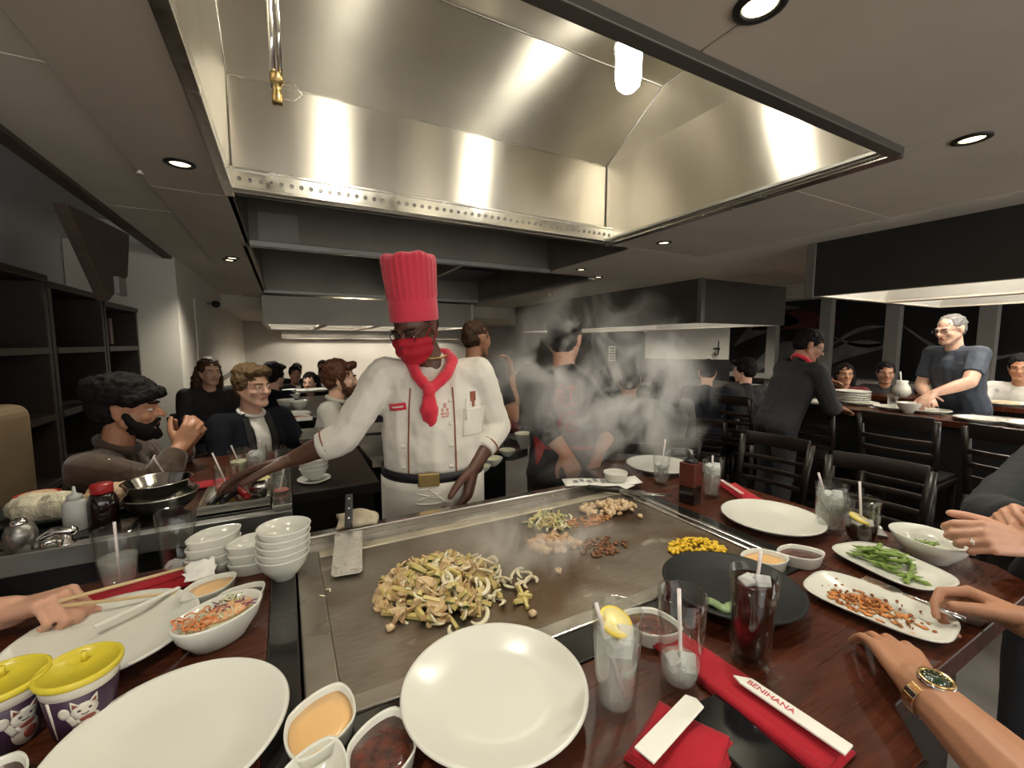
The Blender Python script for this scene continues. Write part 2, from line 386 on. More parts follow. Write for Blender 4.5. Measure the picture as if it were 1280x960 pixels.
# brown sloping bulkhead end that hangs by the shelves
t = thing('bulkhead_bracket', 'dark brown tapering bulkhead end hanging from ceiling above the shelves', 'bracket')
pts = [atX(*p, -1.0) for p in ((83, 254), (162, 293), (160, 346), (136, 377))]
build('panel', MB().prism([(p.y, p.z) for p in pts], -.06, .0, fr=lambda p: V((-1.0-.0+p.z*1.0, p.x, p.y))), K['brown'], t, bevel=.006)
q = pts[3]*.45+pts[2]*.55
build('bracket_plate', MB().box((-.985, q.y-.05, q.z), (.03, .16, .12)), K['post'], t, bevel=.006)
# mural wall on the right: dark panels with pale brushed arcs, posts in front
mural = struct('wall_mural', MB().bx(8.9, 9.0, -2.6, 6.6, 0, 2.6), K['wall_dark'])
arc_m = mat('mural_pale_stroke', (.17, .165, .165), .6, var=.3, vscale=5); arc_r = mat('mural_red_field', (.10, .022, .022), .6, var=.3, vscale=4)
for (px0, py0, px1, py1, bow, wd, m_) in [(918, 432, 1000, 402, -14, 26, arc_m), (925, 478, 1020, 440, -18, 24, arc_m), (1000, 470, 1115, 432, -12, 18, arc_m), (905, 450, 965, 470, 10, 16, arc_m),
        (1030, 440, 1110, 408, -10, 5, arc_m), (1040, 420, 1112, 428, 8, 4, arc_m), (1120, 400, 1280, 440, 26, 5, arc_m), (930, 400, 1000, 385, -6, 9, arc_m), (940, 412, 1050, 404, -8, 22, arc_r)]:
    ps = []
    for i in range(13):
        s_ = i/12; p = atX(px0+(px1-px0)*s_, py0+(py1-py0)*s_+bow*math.sin(math.pi*s_), 8.9)
        ps.append((p, wd*.5*math.sin(math.pi*min(1, s_*.96+.02))*p.y*0+wd*.008*math.sin(math.pi*(.03+.94*s_))))
    b = MB()
    vs = [V((8.885, p.y, p.z+h)) for p, h in ps]+[V((8.885, p.y, p.z-h)) for p, h in ps]
    b.add(vs+[V((8.905, v.y, v.z)) for v in vs], [(i, i+1, 14+i, 13+i) for i in range(12)]+[(26+13+i, 26+14+i, 26+i+1, 26+i) for i in range(12)], 0, False)
    build('mural_stroke', b, m_, mural)
for i, px in enumerate((965, 1031, 1114, 1232)):
    p = atX(px, 450, 8.6); struct('trim_%d' % (4+i), MB().bx(8.52, 8.66, p.y-.09, p.y+.09, 0, 2.6), K['post'], bevel=.004)
struct('trim_8', MB().bx(8.35, 8.9, -2.6, 6.4, .78, .86), K['post'], bevel=.004)
# white folding partition at the far middle
pa = [(atY(742, 450, 7.6).x, 7.6), (atY(806, 450, 7.3).x, 7.3), (atY(853, 450, 6.6).x, 6.6), (atY(911, 450, 5.9).x, 5.9)]
part_m = K['wall']
scr = struct('wall_partition', MB().prism([pa[0], pa[1], (pa[1][0], pa[1][1]+.1), (pa[0][0], pa[0][1]+.1)], 0, 1.72), K['wall_dark'])
for a, b_ in ((1, 2), (2, 3)):
    build('partition_panel', MB().prism([pa[a], pa[b_], (pa[b_][0]+.05, pa[b_][1]+.1), (pa[a][0]+.05, pa[a][1]+.1)], 0, 2.28), part_m, scr, bevel=.006)
build('dado', MB().prism([(pa[1][0], pa[1][1]-.03), (pa[2][0], pa[2][1]-.03), (pa[3][0], pa[3][1]-.03), (pa[3][0], pa[3][1]), (pa[2][0], pa[2][1]), (pa[1][0], pa[1][1])], .2, 1.13), K['black'], scr)
t = thing('wall_hook', 'small black curled wall decoration on the white partition', 'decoration')
c = atY(897, 436, 6.00)
build('scroll', MB().tube([c+V((.02, 0, .17)), c+V((.03, 0, .05)), c+V((.0, 0, .02)), c+V((.03, 0, -.04)), c+V((.02, 0, -.12)), c+V((-.06, 0, -.14)), c+V((-.09, 0, -.08))], .012, 6), K['black'], t)
build('mount', MB().bx(c.x-.06, c.x+.08, c.y, c.y+.06, c.z-.02, c.z+.02), K['black'], t)
t = thing('wall_notice', 'small white printed notice on dark wall beyond the smoke', 'notice')
c = atY(765, 442, 7.46)
build('sheet', MB().box(c, (.19, .012, .34)), K['paper'], t)
for k in range(5): build('print_line', MB().box(c+V((0, -.009, .12-.06*k)), (.15-.02*(k % 2), .006, .026)), K['black'], t)
# ------------------------------------------------------------------ exhaust hoods
def hood(label, loc=(0,0,0), group=None): return thing('exhaust_hood', label, 'hood', loc, 0, group)
h1 = hood('large bright stainless steel exhaust hood open above the near griddle')
X0, X1, Y0, Y1 = -.22, 2.42, .94, 2.90
ZB, ZT = 2.92, 3.20; XS, YS, YN = 2.34, 2.24, 1.15
def quad(a, b, c, d, th, out):
    o = V(out)*th; vs = [V(a), V(b), V(c), V(d)]
    return MB().add(vs+[v+o for v in vs], [(0,1,2,3),(7,6,5,4),(0,4,5,1),(1,5,6,2),(2,6,7,3),(3,7,4,0)], 0, False)
build('back_panel', quad((X0,Y1,CZ),(X1,Y1,CZ),(X1,Y1,ZB),(X0,Y1,ZB), .02, (0,1,0)), K['steel_x'], h1)
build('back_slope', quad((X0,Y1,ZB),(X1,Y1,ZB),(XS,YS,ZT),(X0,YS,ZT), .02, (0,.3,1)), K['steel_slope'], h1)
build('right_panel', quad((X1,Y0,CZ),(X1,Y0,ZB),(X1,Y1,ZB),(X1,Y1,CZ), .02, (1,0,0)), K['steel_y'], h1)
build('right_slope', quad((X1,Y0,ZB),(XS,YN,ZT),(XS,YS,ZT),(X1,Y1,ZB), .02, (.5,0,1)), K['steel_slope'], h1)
build('left_panel', quad((X0,Y0,CZ),(X0,Y1,CZ),(X0,Y1,ZB),(X0,Y0,ZB), .02, (-1,0,0)), K['steel_y'], h1)
build('left_upper_panel', MB().prism([(Y0,ZB),(Y1,ZB),(YS,ZT),(YN,ZT)], -.02, 0, fr=lambda p: V((X0+p.z, p.x, p.y))), K['steel_y'], h1)
build('front_panel', quad((X0,Y0,CZ),(X0,Y0,ZB),(X1,Y0,ZB),(X1,Y0,CZ), .02, (0,-1,0)), K['steel_x'], h1)
build('front_slope', quad((X0,Y0,ZB),(X0,YN,ZT),(XS,YN,ZT),(X1,Y0,ZB), .02, (0,-.5,1)), K['steel_x'], h1)
build('top_panel', quad((X0,YN,ZT),(X0,YS,ZT),(XS,YS,ZT),(XS,YN,ZT), .02, (0,0,1)), K['steel_top'], h1)
build('seam', MB().bx(X0, X1, Y1-.006, Y1, ZB-.006, ZB+.006), K['steel'], h1)
build('seam', MB().tube([(X1-.004,Y1-.004,CZ+.1),(X1-.004,Y1-.004,ZB),(XS,YS,ZT-.004)], .005, 6), K['steel_dull'], h1)
build('seam', MB().tube([(X0,YS,ZT-.003),(XS,YS,ZT-.003),(XS,YN,ZT-.003)], .005, 6), K['steel_dull'], h1)
build('seam', MB().tube([(X0+.004,Y1-.004,CZ+.1),(X0+.004,Y1-.004,ZB),(X0+.004,YS,ZT)], .006, 6), K['steel'], h1)
# grease gutter along the far lip with its row of drain holes
build('grease_gutter', MB().bx(X0, X1, Y1-.10, Y1-.09, CZ, CZ+.095).bx(X0, X1, Y1-.115, Y1-.06, CZ-.012, CZ+.004).bx(X0, X1, Y1-.108, Y1-.082, CZ+.088, CZ+.104), K['steel'], h1, bevel=.003)
ring = None
for i in range(52):
    x = X0+.045+i*(X1-X0-.09)/51
    if ring is None:
        ring = build('drain_hole', MB().lathe([(.0, -.001), (.007, -.001), (.007, .004), (.0115, .004), (.0115, -.004)], 10, rot=Euler((R(90), 0, 0)).to_matrix()), K['steel_dull'], h1, (x, Y1-.101, CZ+.045))
    else:
        o = ring.copy(); COL.objects.link(o); o.location = (x, Y1-.101, CZ+.045)
build('rim', MB().bx(X0-.035, X0+.012, Y0-.02, Y1+.02, CZ-.02, CZ+.035), K['steel'], h1, bevel=.004)
build('rim', MB().bx(X1-.02, X1+.045, Y0, Y1+.0, CZ-.02, CZ+.03), K['steel'], h1, bevel=.004)
build('rim', MB().bx(X1-.06, X1-.035, Y0, Y1-.1, CZ+.0, CZ+.02), K['steel_dull'], h1, bevel=.004)
build('front_rim', MB().bx(X0-.03, X1-.03, Y0-.03, Y0+.02, CZ-.03, CZ+.07), K['hood_dark'], h1, bevel=.004)
# fire suppression pipe
b = atY(347, 128, 2.0)
nz = build('suppression_pipe', MB().tube([(b.x-.012, 2.0, ZT), (b.x-.012, 2.0, b.z+.05)], .011, 10).tube([(b.x+.014, 2.012, ZT), (b.x+.014, 2.012, b.z+.10)], .009, 10), K['chrome'], h1)
build('nozzle', MB().lathe([(.0, 0), (.018, 0), (.02, .012), (.02, .045), (.016, .05), (.016, .075), (.024, .078), (.024, .115), (.015, .12), (.0, .12)], 16, (b.x, 2.0, b.z-.01)), K['brass'], h1)
build('nozzle_cap_wire', MB().tube([(b.x+.01, 2.0, b.z+.08), (b.x+.06, 2.0, b.z+.085), (b.x+.09, 2.0, b.z+.05), (b.x+.06, 2.0, b.z+.02), (b.x+.02, 2.0, b.z+.015)], .0022, 6), K['chrome'], h1)
# jar lamps
def jar_lamp(x, y, label):
    t = thing('hood_lamp', label, 'lamp', (x, y, ZT))
    build('socket', MB().lathe([(.0, 0), (.085, 0), (.085, -.02), (.06, -.03), (.06, -.10), (.075, -.105), (.075, -.13), (.0, -.13)], 24), K['steel'], t)
    build('jar', MB().lathe([(.058, -.13), (.066, -.15), (.068, -.19), (.068, -.32), (.06, -.36), (.035, -.385), (0, -.39)], 24), K['lampglass'], t)
    for k in range(3):
        a = 2*math.pi*k/3+.4
        build('guard_wire', MB().tube([(.072*math.cos(a), .072*math.sin(a), -.12), (.078*math.cos(a), .078*math.sin(a), -.2), (.078*math.cos(a), .078*math.sin(a), -.17)], .003, 6), K['steel'], t)
    return t
jar_lamp(1.69, 1.86, 'glowing glass jar lamp hanging inside the steel hood')
jar_lamp(.46, 1.50, 'second jar lamp higher in the steel hood, above frame edge')
# hood 2: dark unlit cavity right behind
h2 = hood('dark unlit hood cavity behind the bright hood, grey access panel inside')
a0, a1, b0, b1 = -.22, 2.72, 2.96, 4.24
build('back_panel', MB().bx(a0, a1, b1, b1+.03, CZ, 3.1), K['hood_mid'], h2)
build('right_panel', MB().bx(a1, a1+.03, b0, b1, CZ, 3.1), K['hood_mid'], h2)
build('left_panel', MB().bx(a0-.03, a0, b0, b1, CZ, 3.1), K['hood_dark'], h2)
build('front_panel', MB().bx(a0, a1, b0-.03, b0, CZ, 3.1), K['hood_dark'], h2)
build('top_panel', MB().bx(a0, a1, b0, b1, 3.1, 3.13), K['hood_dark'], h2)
p0 = atY(321, 264, b1); p1 = atY(374, 306, b1)
build('access_panel', MB().bx(p0.x, p1.x, b1-.012, b1, p1.z, p0.z), K['post'], h2, bevel=.004)
build('rim', MB().bx(a0, a1, b1-.03, b1+.05, CZ-.03, CZ+.02), K['steel_dull'], h2, bevel=.005)
h3 = hood('dark double hood further back behind the chef hat')
a0, a1, b0, b1 = -.25, 3.45, 4.40, 7.95
sh3 = K['hood_mid']
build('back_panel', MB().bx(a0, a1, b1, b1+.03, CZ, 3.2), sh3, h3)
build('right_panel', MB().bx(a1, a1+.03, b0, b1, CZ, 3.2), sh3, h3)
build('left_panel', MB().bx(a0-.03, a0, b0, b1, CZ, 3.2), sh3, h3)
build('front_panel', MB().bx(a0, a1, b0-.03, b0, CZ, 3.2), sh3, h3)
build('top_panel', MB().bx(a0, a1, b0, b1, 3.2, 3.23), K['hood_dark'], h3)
build('divider', MB().bx(1.75, 1.80, b0, b1, CZ+.02, 3.2), sh3, h3)
build('filter_box', MB().bx(1.9, 3.2, 6.4, 7.6, 2.62, 3.1), K['black'], h3, bevel=.01)
build('rim', MB().bx(a0, a1, b1-.05, b1+.06, CZ-.03, CZ+.02), K['steel_dull'], h3, bevel=.005)
build('rim', MB().bx(a1-.03, a1+.08, b0, b1, CZ-.03, CZ+.02), K['steel_dull'], h3, bevel=.005)
# boxed hoods that hang lower, each with a lit steel opening in its underside
def low_hood(label, x0, x1, y0, y1, zb, zt, nx, ny, post=None, lit=None, shell='hood_dark', ins=.16, lm='fixture'):
    t = hood(label)
    k = shell
    build('face_panel', MB().bx(x0, x1, y0, y0+.03, zb, zt), K[k], t, bevel=.003)
    build('rear_panel', MB().bx(x0, x1, y1-.03, y1, zb, zt), K[k], t, bevel=.003)
    build('side_panel', MB().bx(x0, x0+.03, y0+.03, y1-.03, zb, zt), K[k], t, bevel=.003)
    build('side_panel', MB().bx(x1-.03, x1, y0+.03, y1-.03, zb, zt), K[k], t, bevel=.003)
    xs = [x0+(x1-x0)*i/nx for i in range(nx+1)]; ys = [y0+(y1-y0)*j/ny for j in range(ny+1)]
    u = MB()
    for x in xs: u.bx(max(x0+.03, x-ins/2), min(x1-.03, x+ins/2), y0+.03, y1-.03, zb, zb+.03)
    for y in ys: u.bx(x0+.03, x1-.03, max(y0+.03, y-ins/2), min(y1-.03, y+ins/2), zb+.001, zb+.029)
    build('underside', u, K['soffit'], t)
    for i in range(nx):
        for j in range(ny):
            A = (xs[i]+ins/2, xs[i+1]-ins/2, ys[j]+ins/2, ys[j+1]-ins/2)
            c = MB(); h = .34; g = .14
            q = [(A[0], A[2]), (A[1], A[2]), (A[1], A[3]), (A[0], A[3])]; qi = [(A[0]+g, A[2]+g), (A[1]-g, A[2]+g), (A[1]-g, A[3]-g), (A[0]+g, A[3]-g)]
            vs = [(x, y, zb+.02) for x, y in q]+[(x, y, zb+h) for x, y in qi]
            c.add(vs, [(0,1,5,4),(1,2,6,5),(2,3,7,6),(3,0,4,7),(4,5,6,7)], 0, False)
            build('steel_liner', c, K['liner'], t, solid=.006)
            if lit is None or (i, j) in lit:
                cx, cy = (A[0]+A[1])/2, (A[2]+A[3])/2
                f = build('lamp_tube', MB().cap((cx-.12, cy, zb+h-.06), .035, (cx+.12, cy, zb+h-.06), .035), K[lm], t)
    if post:
        for (px_, py_) in post: build('corner_post', MB().bx(px_-.035, px_+.035, py_-.035, py_+.035, zb-.005, zt), K['steel_dull'], t, bevel=.004)
    return t
a = at(326, 372, CZ); 
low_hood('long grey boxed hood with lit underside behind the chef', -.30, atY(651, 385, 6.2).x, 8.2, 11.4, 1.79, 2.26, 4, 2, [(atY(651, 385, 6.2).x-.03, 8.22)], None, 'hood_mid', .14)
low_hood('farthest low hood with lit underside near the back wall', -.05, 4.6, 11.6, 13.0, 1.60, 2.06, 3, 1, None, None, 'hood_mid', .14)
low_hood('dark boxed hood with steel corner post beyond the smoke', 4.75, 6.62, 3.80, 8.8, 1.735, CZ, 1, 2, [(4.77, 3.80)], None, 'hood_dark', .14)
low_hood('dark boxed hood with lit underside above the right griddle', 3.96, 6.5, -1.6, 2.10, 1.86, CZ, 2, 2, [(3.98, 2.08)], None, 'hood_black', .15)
# dark overhang plate on top of the middle hood
# ------------------------------------------------------------------ downlights
def downlight(px, py, label, power=DOWN, z=CZ):
    p = at(px, py, z)
    t = thing('downlight', label, 'light', p)
    build('trim_ring', MB().lathe([(.062, .004), (.062, -.006), (.045, -.010), (.040, .0), (.040, .004)], 24), K['black'], t)
    build('lens', MB().lathe([(0, -.002), (.040, -.002), (.040, .003), (0, .003)], 20), K['bulbdown'], t)
    L = bpy.data.lights.new('spot', 'SPOT'); L.energy = power; L.spot_size = R(115); L.spot_blend = .8; L.shadow_soft_size = .04; L.color = (1, .95, .80)
    link(bpy.data.objects.new('spot', L), t, (0, 0, -.02))
    return t
downlight(225, 204, 'recessed downlight in the left soffit strip near hood corner')
downlight(1215, 173, 'recessed downlight in the right soffit above the boxed hood', DOWN*1.4)
downlight(950, 6, 'recessed downlight at the top edge beside front hood rim', DOWN*.7)
downlight(290, 322, 'small recessed downlight far along the left soffit')
downlight(748, 346, 'bright little downlight in ceiling right of the hoods', DOWN*1.5)
downlight(830, 303, 'recessed downlight under the right rim of the steel hood')
downlight(668, 385, 'farthest little downlight beside the grey boxed hood')
# unseen ceiling lights behind the camera, then ones added to brighten far room, partition
for i, (x, y) in enumerate([(-.45, .2), (.6, -.6), (1.9, -.7), (-.45, -1.6), (3.0, 4.0), (7.4, 1.0), (1.2, 8.5), (-.45, 5.2), (4.0, 6.2), (7.5, 5.4)]):
    t = thing('downlight', ['recessed downlight in left soffit above the near diners', 'recessed downlight over the camera side seats', 'recessed downlight over the right hand diners', 'recessed downlight by the front wall',
        'added fill downlight in ceiling strip right of dark hood cavity', 'added fill downlight near the mural wall', 'added fill downlight before the far bulkhead', 'added fill downlight at far end of left soffit', 'added fill downlight beside the dark double hood', 'added fill downlight behind the boxed hood, brightening the white partition'][i], 'light', (x, y, CZ))
    build('trim_ring', MB().lathe([(.062, .004), (.062, -.006), (.045, -.010), (.040, .0), (.040, .004)], 24), K['black'], t)
    build('lens', MB().lathe([(0, -.002), (.040, -.002), (.040, .003), (0, .003)], 20), K['bulbdown'], t)
    L = bpy.data.lights.new('spot', 'SPOT'); L.energy = DOWN*(.8 if i < 4 else 1.3); L.spot_size = R(120); L.spot_blend = .8; L.shadow_soft_size = .04; L.color = (1, .95, .80)
    link(bpy.data.objects.new('spot', L), t, (0, 0, -.02))
t = thing('sprinkler_head', 'little white sprinkler head on the left ceiling seam', 'sprinkler', at(174, 208, CZ+.02))
build('stem', MB().tube([(0,0,0),(0,0,-.03)], .008, 8), K['paper'], t); build('deflector', MB().lathe([(0,-.03),(.016,-.03),(.016,-.034),(0,-.034)], 12), K['paper'], t)
t = thing('security_camera', 'round dark security camera on pier under the ceiling', 'camera', atX(261, 380, -.9))
build('bracket', MB().tube([(-.02,0,.0),(.05,0,.02)], .02, 8), K['post'], t); build('dome', MB().ell((.08, 0, 0), (.055, .055, .05)), K['black'], t)
# ------------------------------------------------------------------ dark shelves on the left
t = thing('wall_shelf', 'dark wooden cubby shelf unit behind bearded man in turban', 'shelf')
sx0, sx1 = -1.70, -1.25
secs = [(2.2, 3.62, 1.83), (3.64, 4.52, 1.80), (4.54, 5.40, 1.76)]
for (ya, yb, zt) in secs:
    build('side_board', MB().bx(sx0, sx1, ya, ya+.04, .3, zt), K['shelfwood'], t, bevel=.003)
    build('side_board', MB().bx(sx0, sx1, yb-.04, yb, .3, zt), K['shelfwood'], t, bevel=.003)
    build('top_board', MB().bx(sx0, sx1+.01, ya, yb, zt, zt+.04), K['shelfwood'], t, bevel=.003)
    for z in (1.40, 1.0, .6): build('shelf_board', MB().bx(sx0, sx1+.006, ya+.04, yb-.04, z, z+.04), K['shelfwood'], t, bevel=.003)
    build('back_board', MB().bx(sx0-.03, sx0, ya, yb, .3, zt), K['black'], t)
for i, (y, z) in enumerate([(4.68, 1.44), (4.80, 1.44), (4.93, 1.44)]):
    o = build('book', MB().box((0, 0, .13), (.2, .07, .26-.02*i)), [K['shelfwood'], K['tan'], K['brown']][i], None, (-1.42, y, z), bevel=.004)
    tag(o, ['dark brown book, first of three in the upper right cubby', 'tan book, middle of three in the upper right cubby', 'brown book, last of three in upper right cubby'][i], 'book', 'books in the cubby shelf')
t = thing('wall_clock', 'small pale round clock standing in the cubby shelf', 'clock', (-1.27, 4.05, 1.12))
build('case', MB().lathe([(0,0),(.075,0),(.08,.01),(.08,.03),(0,.03)], 24, rot=Euler((0, R(90), 0)).to_matrix()), K['paper'], t)
build('hand', MB().box((.034, 0, .02), (.004, .006, .05)), K['black'], t); build('hand', MB().box((.034, .02, 0), (.004, .04, .006)), K['black'], t)
# ------------------------------------------------------------------ near teppan table
T = .92
def griddle_mat():
    m = bpy.data.materials.new('seasoned_griddle_steel'); m.use_nodes = True; nt = m.node_tree; b = nt.nodes['Principled BSDF']
    tc = _n(nt, 'ShaderNodeTexCoord')
    def nz(sc, det=5, st=(1,1,1), dist=0):
        mp = _n(nt, 'ShaderNodeMapping'); mp.inputs['Scale'].default_value = st; nt.links.new(tc.outputs['Object'], mp.inputs[0])
        z = _n(nt, 'ShaderNodeTexNoise'); z.inputs['Scale'].default_value = sc; z.inputs['Detail'].default_value = det; z.inputs['Distortion'].default_value = dist
        nt.links.new(mp.outputs[0], z.inputs['Vector']); return z
    def ramp(src, stops):
        r = _n(nt, 'ShaderNodeValToRGB'); nt.links.new(src, r.inputs[0]); e = r.color_ramp.elements
        e[0].position, e[0].color = stops[0]; e[1].position, e[1].color = stops[-1]
        for p, c in stops[1:-1]:
            q = e.new(p); q.color = c
        return r
    base = ramp(nz(5, 6).outputs['Fac'], [(.3, (.20,.165,.125,1)), (.55, (.27,.235,.19,1)), (.72, (.34,.31,.26,1))])
    stain = ramp(nz(3.3, 4, (1,1,1), .6).outputs['Fac'], [(.50, (0,0,0,1)), (.66, (1,1,1,1))])
    mx = _n(nt, 'ShaderNodeMix', data_type='RGBA'); nt.links.new(stain.outputs[0], mx.inputs[0]); nt.links.new(base.outputs[0], mx.inputs[6]); mx.inputs[7].default_value = (.15,.095,.055,1)
    scr = ramp(nz(26, 8, (1,7,1)).outputs['Fac'], [(.42, (1,1,1,1)), (.62, (.82,.8,.78,1))])
    m2 = _n(nt, 'ShaderNodeMix', data_type='RGBA', blend_type='MULTIPLY'); m2.inputs[0].default_value = .8
    nt.links.new(mx.outputs[2], m2.inputs[6]); nt.links.new(scr.outputs[0], m2.inputs[7])
    # scorched patch round the browned bits (a stain of its own)
    sep = _n(nt, 'ShaderNodeVectorMath', operation='DISTANCE'); sep.inputs[1].default_value = (.93, .985, T)
    nt.links.new(tc.outputs['Object'], sep.inputs[0])
    wob = nz(14, 4); ad = _n(nt, 'ShaderNodeMath', operation='MULTIPLY_ADD'); ad.inputs[1].default_value = .12; nt.links.new(wob.outputs['Fac'], ad.inputs[0]); nt.links.new(sep.outputs['Value'], ad.inputs[2])
    sc = ramp(ad.outputs[0], [(.09, (1,1,1,1)), (.20, (0,0,0,1))])
    m3 = _n(nt, 'ShaderNodeMix', data_type='RGBA'); nt.links.new(sc.outputs[0], m3.inputs[0]); nt.links.new(m2.outputs[2], m3.inputs[6]); m3.inputs[7].default_value = (.075,.04,.022,1)
    res = ramp(nz(7.5, 8, (1,1.6,1), .4).outputs['Fac'], [(.655, (0,0,0,1)), (.73, (.8,.8,.8,1))])
    m4 = _n(nt, 'ShaderNodeMix', data_type='RGBA'); nt.links.new(res.outputs[0], m4.inputs[0]); nt.links.new(m3.outputs[2], m4.inputs[6]); m4.inputs[7].default_value = (.50,.46,.39,1)
    nt.links.new(m4.outputs[2], b.inputs['Base Color'])
    b.inputs['Metallic'].default_value = .75
    rr = _n(nt, 'ShaderNodeMapRange'); rr.inputs[1].default_value = .3; rr.inputs[2].default_value = .7; rr.inputs[3].default_value = .30; rr.inputs[4].default_value = .52
    nt.links.new(nz(9, 6).outputs['Fac'], rr.inputs[0]); nt.links.new(rr.outputs[0], b.inputs['Roughness'])
    bm = _n(nt, 'ShaderNodeBump'); bm.inputs['Strength'].default_value = .12; bm.inputs['Distance'].default_value = .002; nt.links.new(nz(70, 4).outputs['Fac'], bm.inputs['Height']); nt.links.new(bm.outputs[0], b.inputs['Normal'])
    return m
K['griddle'] = griddle_mat()
tb = thing('teppan_table', 'near red-brown wooden dining table wrapped around the griddle', 'table', (0,0,0))
def polyplank(out, z0, z1, m, nm, bev=.004): return build(nm, MB().prism(out, z0, z1), m, tb, bevel=bev)
polyplank([(-.62,.20),(-.05,.20),(-.05,1.27),(-.62,1.27)], T-.045, T, K['tablewood'], 'wooden_top')
polyplank([(-.049,.20),(.72,.20),(.79,.257),(1.145,.257),(1.145,.545),(-.049,.545)], T-.045, T, K['tablewood'], 'wooden_top')
polyplank([(1.146,.257),(1.46,.257),(1.52,.33),(1.52,1.50),(1.146,1.50)], T-.045, T, K['tablewood'], 'wooden_top')
for o_ in ([(-.05,.546),(.0,.546),(.0,1.27),(-.05,1.27)], [(.0,.546),(1.145,.546),(1.145,.615),(.0,.615)], [(1.095,.616),(1.145,.616),(1.145,1.50),(1.095,1.50)]):
    polyplank(o_, T-.044, T+.002, K['blackstone'], 'black_band', .002)
build('table_edge', MB().bx(-.62, .72, .196, .20, T-.05, T-.003).bx(1.52, 1.524, .33, 1.5, T-.05, T-.003), K['darkwood'], tb)
build('side_apron', MB().bx(1.05, 1.44, .36, 1.48, .1, T-.046).bx(-.55, .0, .30, 1.22, .1, T-.046).bx(.0, 1.05, .34, .60, .1, T-.046), K['darkwood'], tb)
gr = thing('griddle', 'steel teppan griddle with food cooking on it', 'griddle', (0,0,0))
build('cooking_plate', MB().bx(.055, 1.05, .655, 1.145, T-.02, T), K['griddle'], gr)
rimm = mat('worn_steel_rim', (.36,.33,.28), .34, .9, var=.15, vscale=9, rvar=.1)
beige = mat('greasy_gutter_lip', (.50,.45,.34), .42, .55, var=.14, vscale=12, rvar=.1)
build('rim', MB().bx(.004, .054, .62, 1.18, T-.03, T+.004), rimm, gr, bevel=.003)
build('rim', MB().bx(.055, 1.05, .618, .654, T-.03, T+.004), rimm, gr, bevel=.003)
build('rim', MB().bx(1.051, 1.072, .62, 1.18, T-.03, T+.006).bx(1.076, 1.094, .62, 1.30, T-.03, T+.008), K['steel'], gr, bevel=.003)
build('gutter_lip', MB().bx(.055, 1.05, 1.146, 1.182, T-.03, T+.003), beige, gr, bevel=.003)
build('grease_trough', MB().bx(.004, 1.074, 1.183, 1.262, T-.05, T-.012), rimm, gr)
build('outer_rail', MB().bx(.004, 1.074, 1.263, 1.30, T-.06, T+.010), K['steel'], gr, bevel=.004)
build('body', MB().bx(.06, 1.04, .66, 1.28, .1, T-.031), K['black'], gr)
build('front_panel', MB().bx(.004, 1.094, 1.285, 1.31, .1, T-.061), K['steel_dull'], gr)
# ------------------------------------------------------------------ things on the near table
def P2(px, py, dz=0, z=T): v = at(px, py, z); return V((v.x, v.y, T+dz))
PLATE = [(0,0),(.085,0),(.088,.004),(.134,.022),(.1375,.026),(.135,.0285),(.130,.0265),(.092,.0105),(.07,.008),(0,.008)]
def round_plate(label, loc, m='white_china', group=None, s=1.0):
    t = thing('dinner_plate', label, 'plate', loc, 0, group)
    build('dish', MB().lathe([(r*s, z*s) for r, z in PLATE], 72), K[m], t); return t
round_plate('large empty white round plate in front of the griddle, nearest the camera', (.255, .535, T+.012))
round_plate('empty white round plate at left beside the yellow lidded cups', (-.153, .672, T))
round_plate('empty white round plate by the red napkin and chopsticks at left', (-.305, .978, T))
round_plate('empty white round plate right of the griddle by corn', (1.272, .735, T))
round_plate('white plate at the far end of table behind soy sauce bottle', (1.405, 1.30, T))
bp = round_plate('matte black round plate behind the glass of cola', (.812, .545, T+.012), 'black_china')
def lens(n, a, b):
    def f(t): return (abs(math.cos(t)/a)**n+abs(math.sin(t)/b)**n)**(-1/n)
    return f
DISH = [(0,0),(.84,0),(.87,.002),(.975,.025),(1.0,.028),(.985,.031),(.92,.028),(.86,.010),(0,.008)]
def eye_dish(label, loc, rz, sauce=None, a=.058, b=.040, group=None, n=1.55):
    t = thing('sauce_dish', label, 'dish', loc, rz, group)
    build('dish', MB().lathe(DISH, 48, fn=lens(n, a, b)), K['white_china'], t)
    if sauce: build('sauce', MB().lathe([(0,.021),(.5,.0215),(.895,.021),(.85,.012),(0,.010)], 40, fn=lens(n, a, b)), K[sauce], t)
    return t
AX = R(35)
eye_dish('eye-shaped white dish of cream mustard sauce beside chopstick tips', P2(262,748), R(38), 'cream')
eye_dish('eye-shaped white dish of dark ginger sauce behind the salad bowl', P2(298,762), R(38), 'ginger')
eye_dish('large near dish of cream mustard sauce, left of the big plate', (.022, .602, T), R(62), 'cream', .062, .046)
eye_dish('dish of dark red ginger sauce touching the big plate, bottom edge', (.088, .520, T), R(62), 'ginger', .060, .044)
eye_dish('white dish cut by the bottom edge below the cream sauce', (.005, .515, T), R(62), None, .058, .042)
eye_dish('white dish of brown sauce in the bottom left corner', (-.335, .680, T), R(70), 'ginger', .05, .042)
eye_dish('dish of dark ginger sauce behind the two near glasses', P2(813,795), R(-50), 'ginger', .056, .042)
eye_dish('dish of pale mustard sauce between corn and black plate', P2(955,710), R(-28), 'cream')
eye_dish('dish of dark ginger sauce right of the pale mustard dish', P2(1000,704), R(-28), 'ginger')
for i in range(4):
    eye_dish(['bottom sauce dish of the four-high stack', 'second sauce dish from the bottom of the four-high stack', 'third sauce dish from the bottom of the four-high stack', 'top sauce dish of the four-high stack'][i], (-.172+.002*i, 1.195-.003*(i % 2), T+.0215*i), R(28+4*(i % 2)), None, .060, .042, 'stacked sauce dishes')
